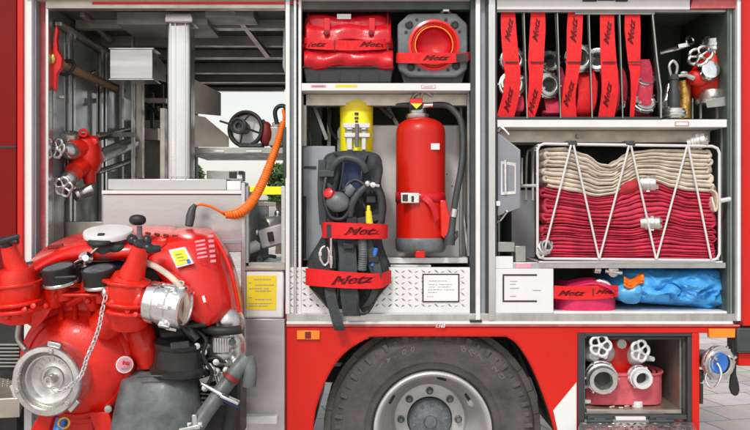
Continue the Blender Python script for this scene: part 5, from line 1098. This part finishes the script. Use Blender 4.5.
Q('outlet_valve', MB().tube([W(16, 316, -.55), W(17, 296, -.58), W(19, 280, -.60), (W(17, 268, -.61))], [.085, .095, .088, .060], 28).tube([W(20, 286, -.58), W(-12, 292, -.6)], [.085, .08], 26).tube([W(18, 272, -.61), W(12, 258, -.62), W(8.6, 246, -.63)], [.05, .038, .033], 20).tube([W(22, 300, -.55), W(44, 312, -.50)], [.07, .08], 22), 'red_cast', ang=60)
Q('valve_flange', MB().lathe(W(-8, 290, -.61), (-1, -.1, 0), [(.085, 0), (.1, .01), (.1, .03), (.08, .03)], 26), 'red_cast')
for i in range(4): Q('flange_bolt', MB().lathe(W(7+i*9, 317-i*3.6, -.66), (0, -1, .3), [(.012, -.06), (.012, .01), (0, .014)], 6), 'red_cast')
Q('valve_handle', MB().tube([W(-10, 245.4, -.66), W(0, 242, -.67), W(9, 239.4, -.67), W(18.6, 236.4, -.67)], [.012, .014, .014, .012], 10).tube([W(-10, 240, -.66), W(4, 240, -.66), W(18, 242, -.67)], [.010, .013, .011], 10).ell(W(6, 242.6, -.65), .026, .022, .028), 'black_gloss')
# right outlet valve with silver coupling
Q('outlet_valve', MB().tube([W(128, 322, -.54), W(128, 300, -.58), W(127.6, 286, -.60), W(130, 276, -.61)], [.088, .094, .088, .066], 28).tube([W(130, 280, -.60), W(136, 264, -.61), W(140.4, 247, -.62)], [.06, .044, .034], 22).tube([W(128, 298, -.58), W(146, 302, -.60)], [.08, .066], 24).tube([W(120, 310, -.56), (W(104, 326, -.50))], [.07, .07], 20), 'red_cast', ang=60)
for i in range(4): Q('flange_bolt', MB().lathe(W(112+i*8, 303+i*4, -.665), (0, -1, .3), [(.012, -.05), (.012, .01), (0, .014)], 6), 'red_cast')
ca = Vector((1, -.16, -.16)).normalized(); cc0 = W(148, 301, -.60); rr_ = LN(21.5, -.6)
dc = Q('outlet_coupling', MB().lathe(cc0, ca, [(rr_*.66, -.02), (rr_*.8, .0), (rr_*.98, .012), (rr_, .02), (rr_, .05), (rr_*.93, .054), (rr_*.93, .062), (rr_, .066), (rr_, .105), (rr_*.9, .11), (rr_*.9, .125), (rr_*1.02, .13), (rr_*1.02, .165), (rr_*.94, .172), (rr_*.8, .172), (rr_*.76, .165), (0, .16)], 56), 'chrome')
u_, v_, _ = frame(ca)
for k in range(7):
    t = 2*math.pi*k/7+.4; d = u_*math.cos(t)+v_*math.sin(t); Q('coupling_lug', MB().obb(cc0+ca*.115+d*rr_*.99, ca, .05, .04, .02, roll=t), 'chrome', .004, parent=dc)
Q('carry_strap', MB().tube(sm([W(145, 262, -.56), W(158, 268, -.60), W(172, 278, -.63), W(183, 291, -.64), W(187, 306, -.63), W(183, 322, -.6)]), .013, 10), 'beige_hose')
# suction cap
sc_c = W(60, 375, -.50); sa = Vector((-.10, -1, -.02)).normalized(); r5 = LN(36.4, -.64)
Q('suction_pipe', MB().lathe(sc_c+Vector((0, .1, 0)), sa, [(r5*.86, 0), (r5*.86, .105), (0, .105)], 48), 'red_cast')
cap = Q('suction_cap', MB().lathe(sc_c, sa, [(r5*.9, 0), (r5*1.0, .01), (r5*1.01, .03), (r5, .075), (r5*.985, .09), (r5*1.0, .098), (r5*.99, .118), (r5*.95, .126), (r5*.82, .128), (r5*.80, .122), (r5*.785, .085), (r5*.74, .078), (r5*.70, .082), (r5*.69, .098), (r5*.655, .098), (r5*.64, .060), (r5*.45, .052), (r5*.33, .058), (r5*.31, .066), (r5*.27, .066), (r5*.25, .050), (r5*.14, .052), (r5*.125, .098), (r5*.105, .106), (r5*.07, .106), (r5*.065, .085), (0, .085)], 96), 'cast_alu')
u_, v_, _ = frame(sa)
for k in range(3):
    t = R(78+k*120); d = u_*math.cos(t)+v_*math.sin(t)
    Q('cap_lug', MB().lathe(sc_c+sa*.12+d*r5*.86, sa, [(.014, 0), (.013, .012), (.008, .016), (0, .016)], 16).obb(sc_c+sa*.10+d*r5*1.0, d.cross(sa), .06, .03, .03), 'cast_alu', .004, parent=cap)
mb = MB()
for i in range(9):
    t = R(30+i*15); d = u_*math.cos(t)+v_*math.sin(t); mb.obb(sc_c+sa*.058+d*r5*.54, d, .020, .006 if i % 3 else .014, .005)
Q('embossed_mark', mb, 'cast_alu', .001, parent=cap)
# chain
cp_ = sm([W(106, 296, -.66), W(102, 312, -.67), W(99.4, 326, -.68), W(94, 342, -.69), W(87, 358, -.70), W(84, 368, -.71), W(80, 377, -.72), W(70, 386, -.715), W(60, 391, -.70), W(53, 389, -.70)], 20)
Lc = [0]
for a, b_ in zip(cp_, cp_[1:]): Lc.append(Lc[-1]+(b_-a).length)
mb = MB(); nl = int(Lc[-1]/.021)
for i in range(nl):
    s_ = (i+.5)*Lc[-1]/nl; k = min(len(Lc)-2, bisect.bisect(Lc, s_)-1); p = cp_[k].lerp(cp_[k+1], (s_-Lc[k])/(Lc[k+1]-Lc[k])); t = (cp_[k+1]-cp_[k]).normalized()
    n1 = Vector((0, 1, 0)); n1 = (n1-t*n1.dot(t)).normalized(); n2 = t.cross(n1); a = .5 if i % 2 else .5+math.pi/2; w_ = n1*math.cos(a)+n2*math.sin(a)
    mb.tube([p+t*.0155*math.cos(q*math.pi/5)+w_*.0085*math.sin(q*math.pi/5) for q in range(10)], .0032, 6, True)
Q('chain', mb, 'chrome')
Q('chain_anchor', MB().ell(W(105, 293, -.64), .014, .014, .02), 'cast_alu')
# round sticker
st_ = Q('round_sticker', MB().lathe(W(124.6, 364.6, -.487), (.03+.28, -1, .0), [(LN(8.4, -.48), -.006), (LN(8.4, -.48), .003), (0, .003)], 32), 'paper')
Q('sticker_field', MB().lathe(W(124.6, 364.6, -.491), (.31, -1, 0), [(LN(7.2, -.48), 0), (LN(7.2, -.48), .001), (0, .001)], 32), 'sticker_pink', parent=st_)
text('Metz', W(124.6, 363, -.497), .024, 'red_paint', st_, bold=.05, shear=.3, rot=Matrix.Rotation(R(-17), 4, 'Z'))
Q('sticker_mark', MB().obb(W(124.6, 368.4, -.4955), (1, .3, 0), .03, .001, .006), 'ink_soft', parent=st_)
Q('lettering_mark', MB().obb(W(108, 335, -.515), (1, .3, -.25), .05, .003, .014), 'ink_red', .001)
# feet and drain
Q('foot', MB().prism([(28, 434), (40, 412), (56, 410), (46, 440)], -.50, .05), 'red_paint', .006)
Q('foot', MB().prism([(88, 412), (108, 412), (118, 440), (98, 440)], -.50, .05), 'red_paint', .006)
Q('foot', MB().prism([(56, 440), (60, 408), (92, 408), (94, 440)], -.40, .05), 'red_cast', .006)
Q('drain_hose', MB().tube([W(62, 419, -.52), W(58, 434, -.55)], .026, 16), 'blue')
Q('drain_ring', MB().torus(W(64, 423, -.545), (.4, -1, .2), .022, .007, 24, 8), 'brass')
Q('drain_cock', MB().lathe(W(108, 409, -.49), (.3, -1, 0), [(.016, -.02), (.016, .006), (0, .010)], 14), 'alu_dull')
Q('left_bracket', MB().tube(sm([W(20, 322, -.5), W(18, 338, -.52), W(26, 350, -.55)]), .012, 10), 'alu_dull')
# grey tank and engine parts at the right
Q('fuel_tank', MB().rows([
    [(124, 366, -.20), (150, 364, -.20), (176, 366, -.20), (196, 368, -.20)],
    [(124, 372, -.46), (150, 371, -.50), (178, 372, -.50), (200, 374, -.36)],
    [(119, 392, -.49), (148, 392, -.54), (180, 394, -.54), (203, 396, -.40)],
    [(112, 420, -.50), (146, 420, -.55), (182, 424, -.55), (204, 426, -.42)],
    [(108, 450, -.50), (146, 450, -.55), (182, 452, -.55), (204, 452, -.42)]]), 'grey_plastic', sub=2, solid=.01)
Q('tank_edge', MB().tube(sm([W(137, 377, -.535), W(152, 376, -.545), W(166, 376, -.54)]), .004, 6), 'dark_plastic')
Q('air_filter', MB().lathe(W(181, 366, -.42), (.04, -.1, 1), [(.115, -.03), (.135, -.02), (.138, 0), (.122, .012), (.118, .05), (.114, .09), (.121, .10), (.121, .118), (.10, .13), (0, .132)], 44), 'black_gloss')
Q('filter_clip', MB().obb(W(180, 345, -.56), (1, 0, .1), .08, .02, .03), 'dark_plastic', .004)
Q('filter_cover', MB().tube([W(160, 336, -.40), W(196, 330, -.36)], [.05, .055], 20).pb(176, 318, 206, 338, -.36, .1), 'black', .01)
Q('red_elbow', MB().tube([W(140, 330, -.40), W(146, 350, -.42), W(150, 364, -.40)], [.06, .065, .05], 20), 'red_cast')
Q('exhaust_pipe', MB().tube([W(176, 318, -.46), W(190, 332, -.50), W(197, 340, -.50)], [.020, .024, .02], 14).tube([W(186, 326, -.50), W(206, 324, -.50)], .014, 10), 'black_gloss')
Q('fan_housing', MB().ell(W(226, 348, -.36), .088, .09, .085, 32, 20, .8).ell(W(229, 322, -.34), .068, .08, .06, 32, 20, .8), 'cast_alu', ang=60)
Q('fan_cover', MB().pb(211, 336, 231, 355, -.455, .05), 'cast_alu', .012)
mb = MB()
for i in range(6): mb.pb(213+i*2.6, 339, 214.2+i*2.6, 352, -.459, .008)
Q('fan_grille', mb, 'ink_soft', .001)
Q('fan_cap', MB().lathe(W(233, 342, -.43), (.5, -1, .2), [(.03, -.02), (.034, .006), (.02, .016), (0, .018)], 24).lathe(W(229, 318, -.41), (.4, -1, .4), [(.04, -.02), (.044, .006), (.026, .018), (0, .02)], 24), 'cast_alu')
Q('fan_cap_badge', MB().lathe(W(232.4, 342.4, -.462), (.5, -1, .2), [(.016, 0), (.016, .004), (0, .005)], 16), 'interior_green')
Q('starter_grip', MB().tube(sm([W(205, 329, -.46), W(216, 331, -.49), W(228, 331, -.49), W(240, 329.6, -.46)]), .020, 12).tube([W(207, 336, -.42), W(208, 350, -.42), W(212, 360, -.40)], .010, 10), 'black')
Q('lower_rod', MB().tube([W(192, 366, -.42), W(203, 352, -.44), W(209, 344, -.43)], .012, 10).lathe(W(203, 361, -.44), (0, -1, 0), [(.018, 0), (.018, .012), (0, .016)], 14), 'alu_dull')
Q('crank_case', MB().pb(196, 364, 240, 440, -.28, .2).tube([W(214, 372, -.32), W(232, 368, -.3)], .05, 16), 'black', .012)
Q('side_plate', MB().prism([(219, 376), (222, 366), (226, 356), (238, 352), (240, 362), (234, 374), (226, 378)], -.34, .06), 'alu_dull', .006)
Q('bright_pipe', MB().tube(sm([W(200, 372, -.44), W(208, 366, -.46), W(214, 370, -.46), W(219, 384, -.44)]), .012, 12), 'chrome')
Q('bright_pipe', MB().tube(sm([W(206, 346, -.47), W(199, 352, -.48), W(196, 362, -.47), W(204, 376, -.46)]), .007, 10), 'chrome')
Q('bright_rod', MB().tube([W(204, 406, -.46), W(222, 378, -.44)], .008, 10), 'cast_alu')
Q('cross_bracket', MB().obb(W(212, 378, -.44), (1, 0, .3), .11, .02, .03), 'alu_dull', .003)
for (a, c, r_) in ((216, 372, .022), (205, 388, .018), (226, 370, .016), (236, 362, .02)):
    Q('engine_cap', MB().lathe(W(a, c, -.455), (.25, -1, .15), [(r_, -.04), (r_, .0), (r_*.8, .008), (r_*.5, .010), (0, .01)], 18), 'cast_alu')
for i in range(5): Q('cooling_fin', MB().obb(W(213+i*.5, 384+i*4.2, -.40), (1, 0, -.1), .10, .10, .006), 'interior_dark', .001)
Q('red_fitting', MB().tube([W(222, 357, -.33), W(226, 366, -.33)], .016, 10), 'dark_red')
hbq = Q('carry_bar', MB().tube([W(188, 440, -.62), W(205, 414, -.58), (W(222, 390, -.54)), W(240, 366, -.50), W(247.6, 357.4, -.49)], .0335, 20), 'grey_plastic')
Q('bar_grip', MB().tube([W(248.2, 357, -.49), W(250, 368, -.49), W(249, 386, -.49)], [.030, .033, .031], 18), 'grey_plastic', parent=hbq)
Q('bar_band', MB().tube([W(229.6, 380, -.552), W(232.6, 376, -.547)], .036, 20), 'dark_red', parent=hbq)
Q('lock_lever', MB().tube([W(201, 383, -.56), W(214, 390.4, -.58), W(224, 396, -.59)], [.006, .009, .012], 10).obb(W(230, 399, -.6), (1, 0, -.45), .085, .04, .014), 'chrome', .004)
Q('lock_pad', MB().obb(W(231, 402, -.59), (1, 0, -.45), .085, .03, .02), 'navy', .004)
Q('bar_joint', MB().tube([W(188, 424, -.60), W(203, 424, -.62)], .014, 10).tube([W(194, 414, -.62), W(196, 430, -.62)], .012, 10).obb(W(190, 428, -.62), (1, 0, .2), .09, .03, .02), 'chrome', .004)
Q('hanging_strap', MB().tube(sm([W(230, 398, -.5), W(231, 412, -.46), W(226, 440, -.45)]), .03, 12), 'black')
# tray below the pump
P('pump_tray', MB().box(W(0, 0, -.4).x, x(246), -.62, .6, z(470)-.03, z(470)), 'alu_dull', .003)
P('tray_runner', MB().box(x(60), x(64), -.55, 1.6, z(476)-.03, z(476)).box(x(200), x(204), -.55, 1.6, z(476)-.03, z(476)), 'alu_dull')
P('dark_floor', MB().box(lx, x(286), .08, 2.4, z(432), z(436)), 'interior_dark')
P('locker_floor', MB().box(lx, x(246), .3, 2.4, z(330), z(333)), 'interior_dark')
# ------------------------------------------------------------------ beyond the truck
yb = thing('yellow_barrier', 'yellow board far beyond the truck seen through the left locker', 'barrier', Vector((W(262, 0, 7).x, 7, 0)))
part('board', MB().pb(236, 186.6, 300, 194.6, 7, .05), 'yellow', yb, bevel=.005)
for a in (240, 285): part('leg', MB().box(W(a, 0, 7).x, W(a+2, 0, 7).x, 7.06, 7.12, 0, W(0, 186.6, 7).z), 'alu_dull', yb)
def tree(px, py, y, rx, rz, label, seed, name='leafy_tree'):
    c = W(px, py, y); t = thing(name, label, 'tree', Vector((c.x, y, 0)), 'trees far beyond the truck'); rnd = random.Random(seed)
    tr = MB().tube([Vector((c.x, y, 0)), Vector((c.x+.05, y, c.z*.6)), Vector((c.x, y, c.z))], [.16, .12, .06], 10)
    for i in range(5): tr.tube([Vector((c.x, y, c.z*.6)), c+Vector((rnd.uniform(-.6, .6)*rx, rnd.uniform(-.5, .5)*rx, rnd.uniform(-.3, .6)*rz))], [.06, .02], 6)
    part('trunk', tr, 'bark', t)
    mb = MB()
    for i in range(2600):
        d = Vector((rnd.gauss(0, 1), rnd.gauss(0, 1), rnd.gauss(0, 1))).normalized()*rnd.random()**.4
        if noise.noise(d*2.2+Vector((seed, 0, 0))) < -.12: continue
        p = c+Vector((d.x*rx, d.y*rx, d.z*rz)); a = Vector((rnd.uniform(-1, 1), rnd.uniform(-1, 1), rnd.uniform(-1, 1))).normalized(); b_ = a.orthogonal().normalized(); s_ = rnd.uniform(.07, .15)
        mb.add([p-a*s_, p+b_*s_*.5, p+a*s_, p-b_*s_*.5], [(0, 1, 2, 3)])
    part('crown', mb, 'leaf', t)
tree(279, 184, 30, .75, .9, 'small green tree right of the yellow board, seen by the locker pillar', 3)
tree(193, 178, 40, .7, .8, 'small green tree peeping out just right of the mast', 8)
